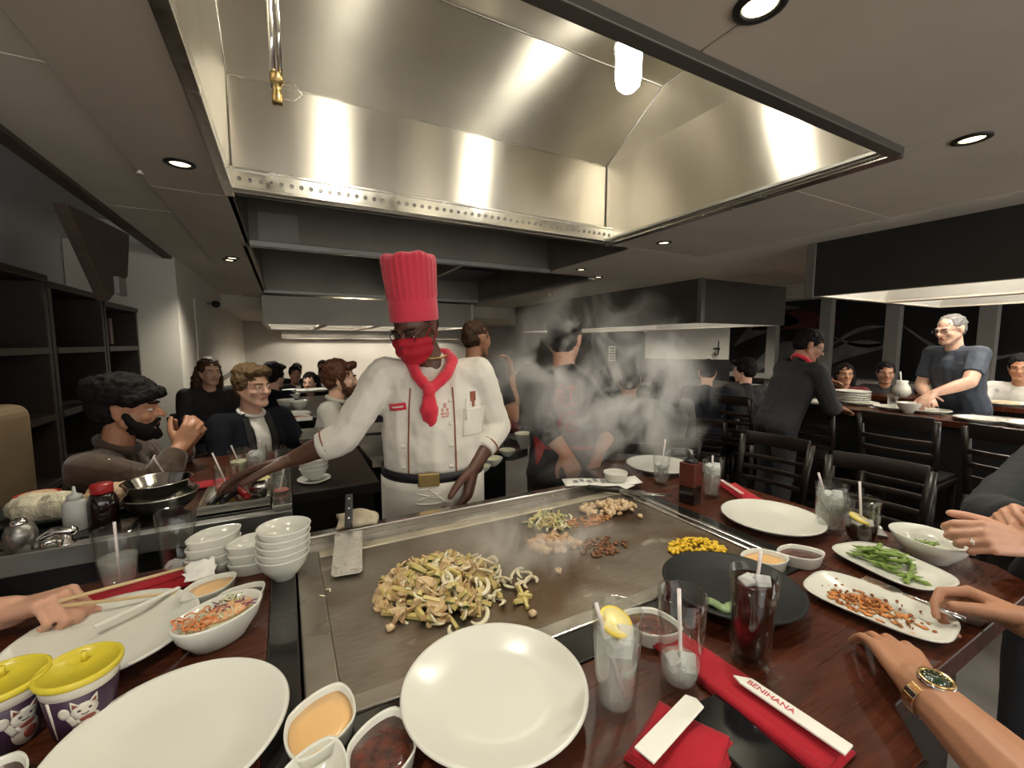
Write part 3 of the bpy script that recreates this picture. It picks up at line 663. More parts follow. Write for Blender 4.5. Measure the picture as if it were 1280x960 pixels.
for i in range(3):
    eye_dish(['bottom sauce dish of the three-high stack by the bowls', 'middle sauce dish of the three-high stack by the bowls', 'top sauce dish of the three-high stack by the bowls'][i], (-.086, 1.165+.003*(i % 2), T+.0215*i), R(22+5*(i % 2)), None, .058, .042, 'stacked sauce dishes')
BOWL = [(0,0),(.022,0),(.024,.006),(.034,.016),(.049,.038),(.0545,.056),(.0565,.060),(.0535,.0605),(.046,.040),(.030,.020),(0,.014)]
for i in range(5):
    t = thing('soup_bowl', ['lowest white soup bowl of the stack of five', 'second white soup bowl from the bottom of the five', 'middle white soup bowl of the stack of five', 'fourth white soup bowl from the bottom of the five', 'topmost white soup bowl of the stack of five'][i], 'bowl', (-.024+.0012*i, 1.085-.001*i, T+.0165*i), 0, 'stack of soup bowls')
    build('dish', MB().lathe(BOWL, 40), K['white_china'], t)
# salad bowl
t = thing('salad_bowl', 'oval white bowl of shredded salad with orange ginger dressing', 'bowl', (-.128, .905, T), R(33))
build('dish', MB().lathe([(0,0),(.6,0),(.62,.004),(.90,.030),(1.0,.052),(1.0,.056),(.955,.056),(.86,.034),(.6,.012),(0,.01)], 48, fn=lens(2.1, .074, .050)), K['white_china'], t)
build('lettuce', MB().lathe([(0,.054),(.35,.052),(.6,.046),(.84,.036),(.6,.014),(0,.012)], 36, fn=lens(2.1, .074, .050)), K['saladpale'], t)
build('dressing', MB().ell((.012, -.006, .050), (.045, .026, .010)), K['dressing'], t)
for nm, m_, cnt, cx in (('carrot_shreds', 'saladorange', 40, -.035), ('lettuce_shreds', 'saladpale', 40, .01), ('red_cabbage_shreds', 'saladpurple', 16, .02)):
    b = MB()
    for k in range(cnt):
        a = rnd.uniform(0, 6.28); x = cx+rnd.uniform(-.03, .03); y = rnd.uniform(-.028, .032); z = .054+rnd.uniform(-.004, .008)-3*y*y
        l = rnd.uniform(.006, .014)
        b.tube([(x-l*math.cos(a), y-l*math.sin(a), z), (x, y, z+rnd.uniform(.001, .005)), (x+l*math.cos(a+.5), y+l*math.sin(a+.5), z)], .0012, 5)
    tag(build(nm, b, K[m_], t), kind='stuff')
# ---- glasses
def glass(label, loc, h=.155, rt=.037, rb=.029, level=.75, liq='water', straw=None, lemon=None, ice=0, name='drinking_glass', rz=0, foam=None, gm='glass', group=None):
    t = thing(name, label, 'glass', loc, rz, group)
    g = lambda z: rb+(rt-rb)*z/h
    build('tumbler', MB().lathe([(0,0),(rb-.003,0),(rb,.003),(g(h*.5),h*.5),(rt,h),(rt-.0010,h+.0012),(rt-.0022,h),(g(h*.5)-.0024,h*.5),(rb-.0035,.018),(rb-.008,.013),(0,.013)], 40), K[gm], t)
    if level:
        z1 = h*level; q = g(z1)-.0032
        build('drink', MB().lathe([(0,.0145),(rb-.0085,.0145),(rb-.0045,.0195),(g(h*.5)-.0032 if level > .5 else g((z1+.019)/2)-.0032, h*.5 if level > .5 else (z1+.019)/2),(q,z1),(q*.8,z1-.001),(0,z1-.001)], 36), K[liq], t)
        for k in range(ice):
            a = 2.4*k+.5; rr = q*.5*(.4+.6*((k*37) % 10)/10); s = .010+.002*(k % 3)
            zz = z1-.004-.012*(k//4) if liq != 'none' else .03
            build('ice_cube', MB().box((rr*math.cos(a), rr*math.sin(a), zz), (s*2, s*1.8, s*1.7), (k*.7, k*1.1, k*.4)), K['ice'], t, bevel=.003)
    if straw:
        dx, dy, over = straw; z0 = .018
        build('straw', MB().tube([(-dx*.5, -dy*.5, z0), (dx, dy, h), (dx*(1+over), dy*(1+over), h+over*h*.62)], .0031, 8), K['straw'], t)
    if lemon:
        o = build('lemon_slice', MB().lathe([(0,-.003),(.021,-.003),(.025,-.0028),(.025,.0028),(.021,.003),(0,.003)], 28, rot=Euler((R(22), 0, R(lemon))).to_matrix(), c=(.15*rt*math.sin(R(lemon)), .15*rt*math.cos(R(lemon))*1, h*level+.010 if level else .03)), [K['lemon']], t)
        build('lemon_flesh', MB().lathe([(0,-.0036),(.0210,-.0036),(.0210,.0036),(0,.0036)], 28, rot=Euler((R(22), 0, R(lemon))).to_matrix()), K['lemonflesh'], o, (.15*rt*math.sin(R(lemon)), .15*rt*math.cos(R(lemon)), h*level+.010 if level else .03))
    return t
glass('tall full glass of ice water with lemon slice by the big plate', (.410, .447, T), .156, .0365, .029, .80, 'water', (-.030, .005, .18), 10, 9)
glass('nearly empty tall glass with straw, right of the lemon water', (.527, .432, T), .156, .0375, .029, .32, 'water', (.006, .012, -.02), None, 3)
glass('tall glass of cola with ice on the black plate edge', (.684, .418, T), .158, .0385, .030, .90, 'cola', (.026, .008, .25), None, 8)
glass('slim water glass in front of the far white plate', P2(826,606), .145, .034, .027, .55, 'water', (.026, .012, .30), None, 5)
glass('iced water glass right of the soy sauce bottle', P2(889,622), .135, .033, .026, .85, 'water', (.012, .01, .15), None, 9)
glass('cloudy iced water glass with straw at the right table edge', P2(1036,664), .140, .041, .033, .80, 'water', (-.03, .012, .40), None, 10)
glass('short glass of dark cola with lemon slice at right', P2(1075,680), .128, .041, .034, .46, 'cola', (.024, .018, .42), 20, 5)
glass('water glass with straw standing on left table edge', (-.345, 1.205, T), .135, .042, .032, .55, 'water', (-.004, .012, .16), None, 0)
glass('empty ridged glass between the water glass and stacked dishes', (-.243, 1.222, T), .150, .040, .030, .16, 'water', None, None, 3)
# soy bottle
t = thing('soy_sauce_bottle', 'tall square soy sauce bottle with wide red band and spout', 'bottle', P2(862,628), R(12))
build('body', MB().bx(-.027, .027, -.027, .027, 0, .060), K['soy'], t, bevel=.004)
build('red_band', MB().bx(-.028, .028, -.028, .028, .0605, .142), K['redlabel'], t, bevel=.004)
build('shoulder', MB().lathe([(.026,.142),(.018,.150),(.010,.158),(.010,.168),(0,.168)], 20), K['black'], t)
build('spout', MB().tube([(0,0,.165),(-.004,.0,.178),(-.014,.0,.186)], [.006,.005,.003], 8), K['squeeze'], t)
# ---- cups with yellow lids
def lid_cup(label, loc, rz):
    t = thing('lidded_cup', label, 'cup', loc, rz)
    h = .082; g = lambda z: .032+(.0435-.032)*z/h
    build('cup', MB().lathe([(0,0),(.031,0),(g(.012)-.001,.002),(g(.066),.066),(g(.066)-.002,.068),(0,.068)], 40), K['purplecup'], t)
    build('rim_band', MB().lathe([(g(.066)+.0004,.0662),(g(h)+.0004,h),(g(h)-.003,h),(g(.066)-.003,.0662)], 40), K['cupwhite'], t)
    l = build('lid', MB().lathe([(.046,h-.001),(.0475,h+.002),(.0475,h+.007),(.045,h+.009),(.042,h+.007),(.0415,h+.004),(0,h+.004)], 44), K['yellowlid'], t)
    build('straw_tab', MB().tube([(0,.012,h+.004),(0,.012,h+.018)], .0035, 8), K['yellowlid'], l)
    def patch(name, pts, m, parent, off=.0006):   # flat print that lies on the cup wall: pts = (angle, height)
        n = len(pts); vs = []
        ca = sum(p[0] for p in pts)/n; cz = sum(p[1] for p in pts)/n
        for k, (a, z) in enumerate(pts): vs.append((a, z))
        ring1 = [((a-ca)*.5+ca, (z-cz)*.5+cz) for a, z in pts]
        V3 = lambda a, z, o_: ((g(z)+o_)*math.cos(a), (g(z)+o_)*math.sin(a), z)
        q = [V3(a, z, off) for a, z in vs]+[V3(a, z, off) for a, z in ring1]+[V3(ca, cz, off)]+[V3(a, z, -.0004) for a, z in vs]
        f = [(k, (k+1) % n, n+(k+1) % n, n+k) for k in range(n)]+[(n+k, n+(k+1) % n, 2*n) for k in range(n)]+[(2*n+1+k, 2*n+1+(k+1) % n, (k+1) % n, k) for k in range(n)]
        return build(name, MB().add(q, f), K[m], parent)
    el = lambda a, z, ra, rz_, n=18: [(a+ra*math.cos(2*math.pi*k/n), z+rz_*math.sin(2*math.pi*k/n)) for k in range(n)]
    A = -1.05
    body = patch('cat_print', el(A+.02, .020, .42, .018), 'catwhite', t)
    patch('cat_head', el(A-.02, .043, .36, .0125), 'catwhite', t, .0009)
    for s in (-1, 1):
        patch('cat_ear', [(A-.02+s*.10, .053), (A-.02+s*.34, .049), (A-.02+s*.33, .0625)][::s], 'catwhite', t, .0011)
        patch('cat_inner_ear', [(A-.02+s*.16, .053), (A-.02+s*.30, .051), (A-.02+s*.295, .0585)][::s], 'catred', t, .0014)
        patch('cat_eye', el(A-.02+s*.14, .045, .05, .0016, 10), 'catline', t, .0014)
    patch('cat_smile', [(A-.02+x*.1, .0385+abs(x)*.0012) for x in (-1,-.5,0,.5,1)]+[(A-.02+x*.1, .0372+abs(x)*.0012) for x in (1,.5,0,-.5,-1)], 'catline', t, .0014)
    patch('cat_paw', el(A-.55, .046, .16, .0085), 'catwhite', t, .001)
    patch('cat_arm', [(A-.60, .044), (A-.42, .044), (A-.18, .024), (A-.36, .020)], 'catwhite', t, .0008)
    patch('red_collar', el(A+.04, .031, .22, .0035), 'catred', t, .0014)
    patch('red_bib', el(A+.12, .017, .20, .0085), 'catred', t, .0014)
    patch('white_seam', [(A-1.02, .006), (A-.96, .006), (A-.92, .065), (A-1.02, .065)], 'cupwhite', t, .0008)
    return t
lid_cup('dark purple cup with yellow lid and white cat print, right of two', P2(100,838,0,1.0), R(-8))
lid_cup('dark purple cup with yellow lid cut by the left edge', P2(3,856,0,1.0), R(20))
t = thing('paper_scrap', 'torn white paper napkin scrap under the yellow lidded cups', 'paper', P2(52,884))
build('sheet', MB().grid(lambda u, v: ((u-.5)*.06, (v-.5)*.03, .003+.004*math.sin(u*9+v*5)), 10, 6), K['paper'], t, solid=.0012)
# ---- left napkin, chopsticks, papers
def cloth(name, parent, w_, l_, h, m='red_cloth', wave=.003, layers=1, seed=0, loc=(0,0,0), rz=0):
    r_ = random.Random(seed); o = None
    for k in range(layers):
        ph = r_.uniform(0, 6); sx = w_*(1-.04*k); sy = l_*(1-.05*k)
        b = MB().grid(lambda u, v: ((u-.5)*sx, (v-.5)*sy, .003+k*.0045+h*math.sin(math.pi*u)**.5*math.sin(math.pi*v)**.5*(1-.2*k)+wave*math.sin(u*7+ph)*math.cos(v*5+ph)), 18, 18)
        o = build(name, b, K[m], parent, loc, (0, 0, rz+.03*k), solid=.004, bevel=0)
    return o
t = thing('cloth_napkin', 'crumpled red cloth napkin under chopsticks at left', 'napkin', (-.295, 1.165, T), R(20))
cloth('cloth', t, .20, .10, .012, seed=3, wave=.005, layers=2)
b = MB()
pc = at(258, 708, T+.04)
t = thing('straw_wrapper', 'crumpled white straw wrapper leaning on stacked sauce dishes', 'paper', (pc.x-.01, pc.y-.015, T+.012))
r_ = random.Random(5)
build('crumple', MB().grid(lambda u, v: ((u-.5)*.055+r_.uniform(-.004, .004), (v-.5)*.035+r_.uniform(-.004, .004), .012+.03*v+r_.uniform(-.006, .006)), 7, 5), K['paper'], t, solid=.001)
p = P2(292, 722)
t = thing('paper_sleeve', 'flat white straw sleeve before the three-high dish stack', 'paper', p, R(38))
build('sheet', MB().box((0, 0, .002), (.075, .010, .003)), K['paper'], t, bevel=.001)
# ---- napkin, wrapper and phone near the camera
def text_mesh(s, size, m, parent, loc, rot, ext=.0003, name='lettering'):
    cu = bpy.data.curves.new('lettering', 'FONT'); cu.body = s; cu.size = size; cu.extrude = ext; cu.align_x = 'CENTER'; cu.align_y = 'CENTER'
    o = bpy.data.objects.new('lettering', cu); COL.objects.link(o); bpy.context.view_layer.update()
    me = bpy.data.meshes.new_from_object(o.evaluated_get(bpy.context.evaluated_depsgraph_get())); bpy.data.objects.remove(o)
    me.materials.clear(); me.materials.append(K[m])
    return link(bpy.data.objects.new(name, me), parent, loc, rot)
t = thing('cloth_napkin', 'long folded red napkin beside the phone, wrapper on top', 'napkin', (.598, .385, T), R(2))
cloth('cloth', t, .076, .285, .006, wave=.0012, layers=2, seed=8)
build('fold_roll', MB().tube([(-.031, -.14, .009), (-.032, 0, .010), (-.031, .13, .009)], [.0075, .008, .007], 10), K['red_cloth'], t)
t = thing('chopstick_wrapper', 'white paper chopstick wrapper with red lettering on long napkin', 'wrapper', (.608, .315, T+.0225), R(94))
build('paper', MB().prism([(-.075,-.012),(.055,-.012),(.075,.006),(.06,.012),(-.075,.012)], 0, .0035), K['paper'], t, bevel=.001)
text_mesh('BENIHANA', .0135, 'redprint', t, (.022, 0, .0038), (0, 0, math.pi))
t = thing('cloth_napkin', 'folded red napkin right of the big plate, bottom edge', 'napkin', (.438, .352, T), R(20))
cloth('cloth', t, .115, .105, .010, wave=.002, layers=3, seed=2)
t = thing('chopstick_wrapper', 'plain white chopstick wrapper across the small folded napkin', 'wrapper', (.435, .366, T+.0305), R(12), None)
build('paper', MB().prism([(-.065,-.014),(.062,-.014),(.068,.0),(.062,.014),(-.065,.014)], 0, .003), K['paper'], t, bevel=.001)
t = thing('phone', 'black smartphone lying face up by the long red napkin', 'phone', (.522, .318, T), R(-4))
build('case', MB().prism([(x, y) for x, y in [(-.036,-.066),(-.031,-.076),(.031,-.076),(.036,-.066),(.036,.066),(.031,.076),(-.031,.076),(-.036,.066)]], 0, .0085), K['phonecase'], t, bevel=.002)
build('screen', MB().prism([(-.0345,-.065),(-.030,-.074),(.030,-.074),(.0345,-.065),(.0345,.065),(.030,.074),(-.030,.074),(-.0345,.065)], .0085, .0092), K['phoneglass'], t)
# ---- leaf on black plate
t = thing('lettuce_leaf', 'pale green leaf piece lying on the black plate', 'leaf', (.742, .515, T+.028), R(40))
build('blade', MB().grid(lambda u, v: ((u-.5)*.05*(1-.3*v), (v-.5)*.055, .006*math.sin(u*5)+.004*math.cos(v*7)), 8, 8), K['greenleaf'], t, solid=.0015)
# ---- right: napkin far, plates of edamame and leftovers
t = thing('cloth_napkin', 'red napkin with white chopstick sleeves behind the iced glass', 'napkin', (1.43, .94, T), R(-28))
cloth('cloth', t, .07, .20, .008, wave=.002, layers=2, seed=12)
t = thing('chopstick_wrapper', 'white chopstick sleeve lying on the far right red napkin', 'wrapper', (1.412, .965, T+.024), R(62))
build('paper', MB().box((0,0,.0015), (.15,.012,.003)), K['paper'], t, bevel=.001); build('red_stripe', MB().box((0,0,.0034), (.15,.003,.0006)), K['redprint'], t)
def sq_plate(label, loc, rz, a, b):
    t = thing('square_plate', label, 'plate', loc, rz)
    build('dish', MB().lathe([(0,0),(.62,0),(.65,.003),(.96,.016),(1.0,.019),(.99,.0215),(.93,.019),(.66,.009),(0,.008)], 64, fn=lens(3.6, a, b)), K['white_china'], t); return t
pd = sq_plate('rounded square white plate smeared with orange leftovers', (1.035, .382, T), R(8), .078, .118)
smear = MB(); chunk = MB()
for k in range(190):
    x = max(-.055, min(.055, rnd.gauss(-.006, .023))); y = max(-.09, min(.09, rnd.gauss(.012, .036))); s_ = rnd.uniform(.0012, .0045)
    (smear if k % 3 else chunk).ell((x, y, .0105+(0 if k % 3 else .003)), (s_*(1.6 if k % 3 else 1), s_*2.2 if k % 3 else s_, .0012 if k % 3 else .003), Euler((0,0,rnd.uniform(-.6,.6))).to_matrix(), 8)
K['leftover'] = mat('orange_leftovers', (.50,.19,.045), .4, var=.35, vscale=60); K['leftover2'] = mat('brown_leftovers', (.30,.10,.03), .4, var=.4, vscale=60)
t = tag(build('leftover_sauce', smear, K['leftover'], pd), kind='stuff'); t = tag(build('leftover_bits', chunk, K['leftover2'], pd), kind='stuff')
pe = sq_plate('rounded square white plate heaped with green edamame pods', (1.255, .440, T), R(-14), .082, .108)
def pod_mesh(seed, n=3):
    r2 = random.Random(seed); b = MB(); L = .052; pts = []; rr = []
    for k in range(13):
        s_ = k/12; pts.append((L*(s_-.5), .006*math.sin(s_*3.0)+0, .002*math.sin(s_*5+seed)))
        rr.append(max(.0012, .0058*math.sin(math.pi*min(1, s_*1.05))**.6*(1+.28*math.cos(2*math.pi*n*s_+.6))))
    return b.tube(pts, rr, 8, 0, True, False, .72)
K['_pods'] = [pod_mesh(s).mesh('edamame_pod') for s in range(3)]
for me in K['_pods']: me.materials.append(K['edamame'])
def pods(cx, cy, z, n, rx, ry, hh, label, group, seed, base=0):
    r2 = random.Random(seed)
    for k in range(n):
        f = k/n; a = r2.uniform(0, 6.28); q = math.sqrt(r2.random())*(1-.5*f)
        o = link(bpy.data.objects.new('edamame_pod', K['_pods'][k % 3]), None, (cx+rx*q*math.cos(a), cy+ry*q*math.sin(a), z+hh*f*(1-q*q*.5)+.005), (r2.uniform(-.3,.3), r2.uniform(-.25,.25), r2.gauss(base, .7)))
        tag(o, label, 'vegetable', group)
pods(1.262, .462, T+.010, 42, .046, .062, .030, 'green edamame pod heaped on the square white plate', 'edamame pods on the plate', 4, 1.9)
pods(1.225, .385, T+.010, 4, .03, .012, .006, 'loose edamame pod at near end of the square plate', 'loose edamame pods', 6, .3)
eb = thing('edamame_bowl', 'oval white bowl holding a few edamame pods at right', 'bowl', (1.415, .425, T), R(-20))
build('dish', MB().lathe([(0,0),(.5,0),(.52,.004),(.82,.030),(1.0,.058),(.985,.060),(.80,.034),(.5,.010),(0,.009)], 48, fn=lens(2.2, .068, .082)), K['white_china'], eb)
pods(1.410, .432, T+.012, 15, .030, .036, .026, 'edamame pod lying in the oval white bowl', 'edamame pods in the bowl', 9, 1.5)
t = thing('menu_holder', 'grey and black folded card lying behind the short cola glass', 'card', (1.475, .565, T), R(35))
build('cover', MB().box((0,0,.005), (.085,.05,.010)), K['steel_dull'], t, bevel=.002); build('band', MB().box((.02,0,.0105), (.02,.05,.002)), K['paper'], t)
# ---- far end of the griddle: receipt, little dish, cutting knife
t = thing('receipt', 'white paper receipt with printed lines on far griddle corner', 'paper', (1.045, 1.245, T+.014), R(-24))
build('sheet', MB().grid(lambda u, v: ((u-.5)*.29, (v-.5)*.085, .003+.012*max(0, u-.85)*6*.5+.002*math.sin(u*8)), 16, 4), K['paper'], t, solid=.0015)
for k in range(6): build('print_line', MB().box((-.10+.026*k, .0+.012*(k % 2), .0070), (.017, .030, .0004)), K['greyprint'], t)
eye_dish('small round white dish standing on the printed receipt', (1.105, 1.235, T+.020), 0, None, .046, .046, None, 2.0)
t = thing('carving_knife', 'steel knife with black riveted handle on far griddle rim', 'knife', (1.02, 1.135, T+.016), R(-47))
hd_ = build('handle', MB().box((-.045,0,.006), (.115,.026,.014)), K['black'], t, bevel=.004)
for x in (-.085,-.045,-.008): build('rivet', MB().lathe([(0,.0),(.004,.0),(.004,.0018),(0,.0022)], 12), K['steel'], hd_, (x, 0, .013))
build('blade', MB().prism([(.013,-.012),(.10,-.012),(.10,.026),(.013,.020)], .004, .0065), K['steel'], t)
t = thing('carving_fork', 'two-pronged steel fork lying beyond the carving knife', 'fork', (1.085, 1.075, T+.014), R(-40))
build('shank', MB().tube([(-.05,0,.004),(0,0,.004)], .0035, 8), K['steel'], t)
for s in (-1,1): build('prong', MB().tube([(0,0,.004),(.012,s*.008,.004),(.10,s*.008,.004)], .0022, 8), K['steel'], t)
t = thing('paper_scrap', 'small folded white paper beside the carving knife blade', 'paper', (1.10, 1.172, T+.012), R(15))
build('sheet', MB().prism([(-.03,-.02),(.035,-.018),(.02,.025),(-.02,.02)], 0, .004), K['paper'], t, bevel=.001)
# ---- spatula with towel on the back rail
t = thing('towel_roll', 'stained folded tan towel draped over the griddle back rail', 'towel', (.165, 1.275, T), R(-9))
build('cloth', MB().grid(lambda u, v: ((u-.5)*.105+.006*math.sin(v*6), -.052+.110*v, .014+.040*math.sin(math.pi*min(1,max(0,v*.9+.1)))**.6*(.75+.25*math.sin(math.pi*u))+.003*math.sin(u*9+v*4)), 14, 14), K['towel'], t, solid=.009)
t = thing('spatula', 'wide steel griddle spatula with black riveted handle on towel', 'spatula', (.122, 1.125, T+.008), R(-9), None, (R(11), 0, R(-9)))
sp_m = mat('scraped_steel', (.60,.58,.54), .34, .85, var=.12, vscale=40, bump=.4, bscale=60, rvar=.1)
build('blade', MB().prism([(-.034,-.105),(-.028,-.112),(.028,-.112),(.034,-.105),(.034,.055),(-.034,.055)], .022, .0245), sp_m, t, bevel=.0008)
hd_ = build('handle', MB().box((0,.112,.053), (.020,.115,.016), (R(14),0,0)), K['black'], t, bevel=.003)
for k in range(3): build('rivet', MB().ell((0,.075+.035*k,.0525+.0088*k), (.0042,.0042,.003), None, 10), K['steel'], hd_)
# ------------------------------------------------------------------ food on the griddle
def variants(name, fn, m, n=4):
    out = []
    for k in range(n):
        me = fn(k).mesh(name)
        for x in (m if isinstance(m, list) else [m]): me.materials.append(x)
        out.append(me)
    return out
def mush(k):
    o = [(-.0155,-.001),(-.0165,.004),(-.0145,.009),(-.010,.013),(-.004,.015),(.004,.015),(.010,.013),(.0145,.009),(.0165,.004),(.0155,-.001),(.011,-.002),(.0055,.001),(.0042,-.006),(.0048,-.014),(-.0045,-.014),(-.004,-.006),(-.005,.001),(-.011,-.002)]
    bend = .15+.1*k; s = .72+.09*k
    return MB().prism([(x*s, y*s) for x, y in o], -.0016, .0016, fr=lambda p: V((p.x, p.y, p.z+bend*60*(p.x*p.x)+8*bend*p.y*p.y-bend*.25*p.y)), smooth=False)
def onion(k):
    pts = [(.016*math.cos(a)*(1+.1*k), .014*math.sin(a), .003*math.sin(a*1.7+k)) for a in [(-.3+i*(2.5+.25*k)/8) for i in range(9)]]
    return MB().tube(pts, [.0015+.0032*math.sin(math.pi*(i+.4)/9) for i in range(9)], 6, 0, True, False, .55)
def zucc(k):
    L = .016+.003*k; b = MB(); h = .0043
    o = [(-h, -.003), (h, -.003), (h*.7, .004), (-h*.7, .004)]
    b.prism(o, -L, L, fr=lambda p: V((p.z, p.x, p.y)))
    b.prism([(-h*1.02, -.0042), (h*1.02, -.0042), (h, -.0028), (-h, -.0028)], -L, L, 1, fr=lambda p: V((p.z, p.x, p.y))); return b
def cube(k):
    r2 = random.Random(k+20); s = .0095
    b = MB().ell((0,0,0), (s*(1+.3*r2.random()), s*(.8+.3*r2.random()), s*.75), None, 8)
    b.v = [(x+r2.uniform(-.0022,.0022), y+r2.uniform(-.0022,.0022), z+r2.uniform(-.0018,.0018)) for x, y, z in b.v]; return b
VM = variants('mushroom_slice', mush, K['mush']); VO = variants('onion_slice', onion, K['onion']); VZ = variants('zucchini_stick', zucc, [K['zucc'], K['zskin']])
VC = variants('chicken_piece', cube, K['chick']); VS = variants('chicken_piece', cube, K['shrimp'])
def heap(name, ms, n, cx, cy, rx, ry, hh, label, cat, group, seed, tilt=.55, s=(.85, 1.15), rot=0, pw=1.0):
    r2 = random.Random(seed)
    for k in range(n):
        a = r2.uniform(0, 6.28); q = r2.random()**(.5*pw)
        dx, dy = rx*q*math.cos(a), ry*q*math.sin(a); c_, s_ = math.cos(rot), math.sin(rot)
        z = hh*max(0, 1-q*q)*(r2.random()**.5)+.0055
        o = link(bpy.data.objects.new(name, ms[k % len(ms)]), None, (cx+dx*c_-dy*s_, cy+dx*s_+dy*c_, T+z), (r2.gauss(0, tilt), r2.gauss(0, tilt), r2.uniform(0, 6.28)))
        sc = r2.uniform(*s); o.scale = (sc, sc, sc)
        tag(o, label, cat, group)
hc = at(549, 736, T)
heap('mushroom_slice', VM, 150, hc.x-.006, hc.y, .126, .128, .044, 'tan seared mushroom slice in the big vegetable heap', 'vegetable', 'mushroom slices in the big heap', 1, .55, (1.0, 1.4), R(0))
heap('zucchini_stick', VZ, 95, hc.x+.006, hc.y-.006, .122, .124, .046, 'yellow zucchini stick in the big vegetable heap', 'vegetable', 'zucchini sticks in the big heap', 2, .4, (.95, 1.35))
heap('onion_slice', VO, 85, hc.x+.022, hc.y-.006, .126, .128, .046, 'white onion slice in the big vegetable heap', 'vegetable', 'onion slices in the big heap', 3, .4, (.9, 1.3))
c = at(652, 730, T); heap('onion_slice', VO, 9, c.x, c.y, .03, .045, .004, 'stray onion slice just right of the big vegetable heap', 'vegetable', 'stray onion slices', 14, .15)
c = at(655, 750, T); heap('zucchini_stick', VZ, 5, c.x, c.y, .014, .02, .004, 'stray zucchini stick right of the big vegetable heap', 'vegetable', 'stray zucchini sticks', 15, .15)
for (px, py, lab) in [(578, 790, 'large onion crescent at the front foot of the heap'), (598, 772, 'curved onion crescent at right front of the heap'), (550, 775, 'flat onion crescent in front middle of the heap')]:
    c = at(px, py, T); o = link(bpy.data.objects.new('onion_slice', VO[3]), None, (c.x, c.y, T+.005), (0, 0, px*.7)); o.scale = (1.25,)*3; tag(o, lab, 'vegetable')
for (px, py, lab) in [(488, 788, 'lone mushroom chunk in front left of the heap'), (666, 770, 'lone pale chunk between the heap and big plate')]:
    c = at(px, py, T); o = link(bpy.data.objects.new('mushroom_piece', VS[1]), None, (c.x, c.y, T+.006), (0, 0, 1)); tag(o, lab, 'vegetable')
for (px, py) in [(405, 745), (408, 741)]:
    c = at(px, py, T); o = link(bpy.data.objects.new('onion_slice', VO[0]), None, (c.x, c.y, T+.004), (0, 0, px)); o.scale = (.5,)*3; tag(o, 'tiny onion scrap on the left rim of the griddle', 'vegetable', 'onion scraps at left rim')
c = at(684, 655, T); heap('zucchini_stick', VZ, 34, c.x, c.y, .062, .052, .026, 'pale zucchini stick in the small heap near the back rail', 'vegetable', 'zucchini in the small heap', 31, .5, (.75, 1.1))
heap('cabbage_slice', variants('cabbage_slice', mush, K['cabb'], 3), 16, c.x, c.y, .062, .05, .028, 'greenish vegetable slice in the small heap', 'vegetable', 'green slices in the small heap', 32)
heap('onion_slice', VO, 14, c.x+.012, c.y-.012, .07, .052, .012, 'onion slice in the small pale heap', 'vegetable', 'onion slices in the small heap', 33, .3)
c = at(690, 684, T); heap('chicken_piece', VC, 46, c.x, c.y, .072, .034, .022, 'browned chicken piece in the middle strip on the griddle', 'meat', 'chicken pieces in the middle', 34, .4, (1.0, 1.7), R(-22))
c = at(760, 638, T); heap('chicken_piece', VS, 95, c.x, c.y, .098, .05, .028, 'pale chicken cube in the far heap on the griddle', 'meat', 'chicken cubes at the far end', 35, .5, (.75, 1.25), R(-18))
for (px, py, lab) in [(800, 647, 'single chicken cube right of the far heap'), (698, 716, 'thin pink scrap in the middle of the griddle')]:
    c = at(px, py, T); o = link(bpy.data.objects.new('chicken_piece', VS[0]), None, (c.x, c.y, T+.006), (0, 0, 1)); tag(o, lab, 'meat')
c = at(735, 652, T); b = MB(); r2 = random.Random(2)
for k in range(110):
    a = r2.uniform(0, 6.28); q = math.sqrt(r2.random()); s_ = r2.uniform(.0025, .006)
    b.ell((c.x+.085*q*math.cos(a), c.y+.035*q*math.sin(a)-.35*.085*q*math.cos(a)*0, T+.003), (s_*1.5, s_, .0026), Euler((0,0,a*3)).to_matrix(), 6)
tag(build('browned_crumbs', b, K['leftover'] , None), 'orange browned crumbs in front of the far chicken heap', 'food', None, 'stuff')
c = at(752, 684, T); b = MB()
for k in range(80):
    a = r2.uniform(0, 6.28); q = math.sqrt(r2.random()); s_ = r2.uniform(.003, .007)
    b.ell((c.x+.075*q*math.cos(a), c.y+.05*q*math.sin(a), T+.003), (s_*1.6, s_, .003), Euler((0,0,a*3)).to_matrix(), 6)
tag(build('browned_bits', b, K['beef'], None), 'dark brown scorched bits at the middle of the griddle', 'food', None, 'stuff')
def kern(k):
    b = MB().ell((0,0,0), (.0062,.0048,.0038), None, 8); return b
VK = variants('corn_kernel', kern, K['corn'], 1)
c = at(871, 688, T); heap('corn_kernel', VK, 215, c.x, c.y, .078, .058, .013, 'yellow corn kernel in the pile at right of griddle', 'vegetable', 'corn kernels on the griddle', 41, .4, (.85, 1.15), R(-8), .9)
for i, (px, py) in enumerate([(858, 703), (884, 704), (897, 705)]):
    c = at(px, py, T); o = link(bpy.data.objects.new('corn_kernel', VK[0]), None, (c.x, c.y, T+.004), (0, 0, i)); tag(o, 'stray corn kernel in front of the corn pile', 'vegetable', 'stray corn kernels')
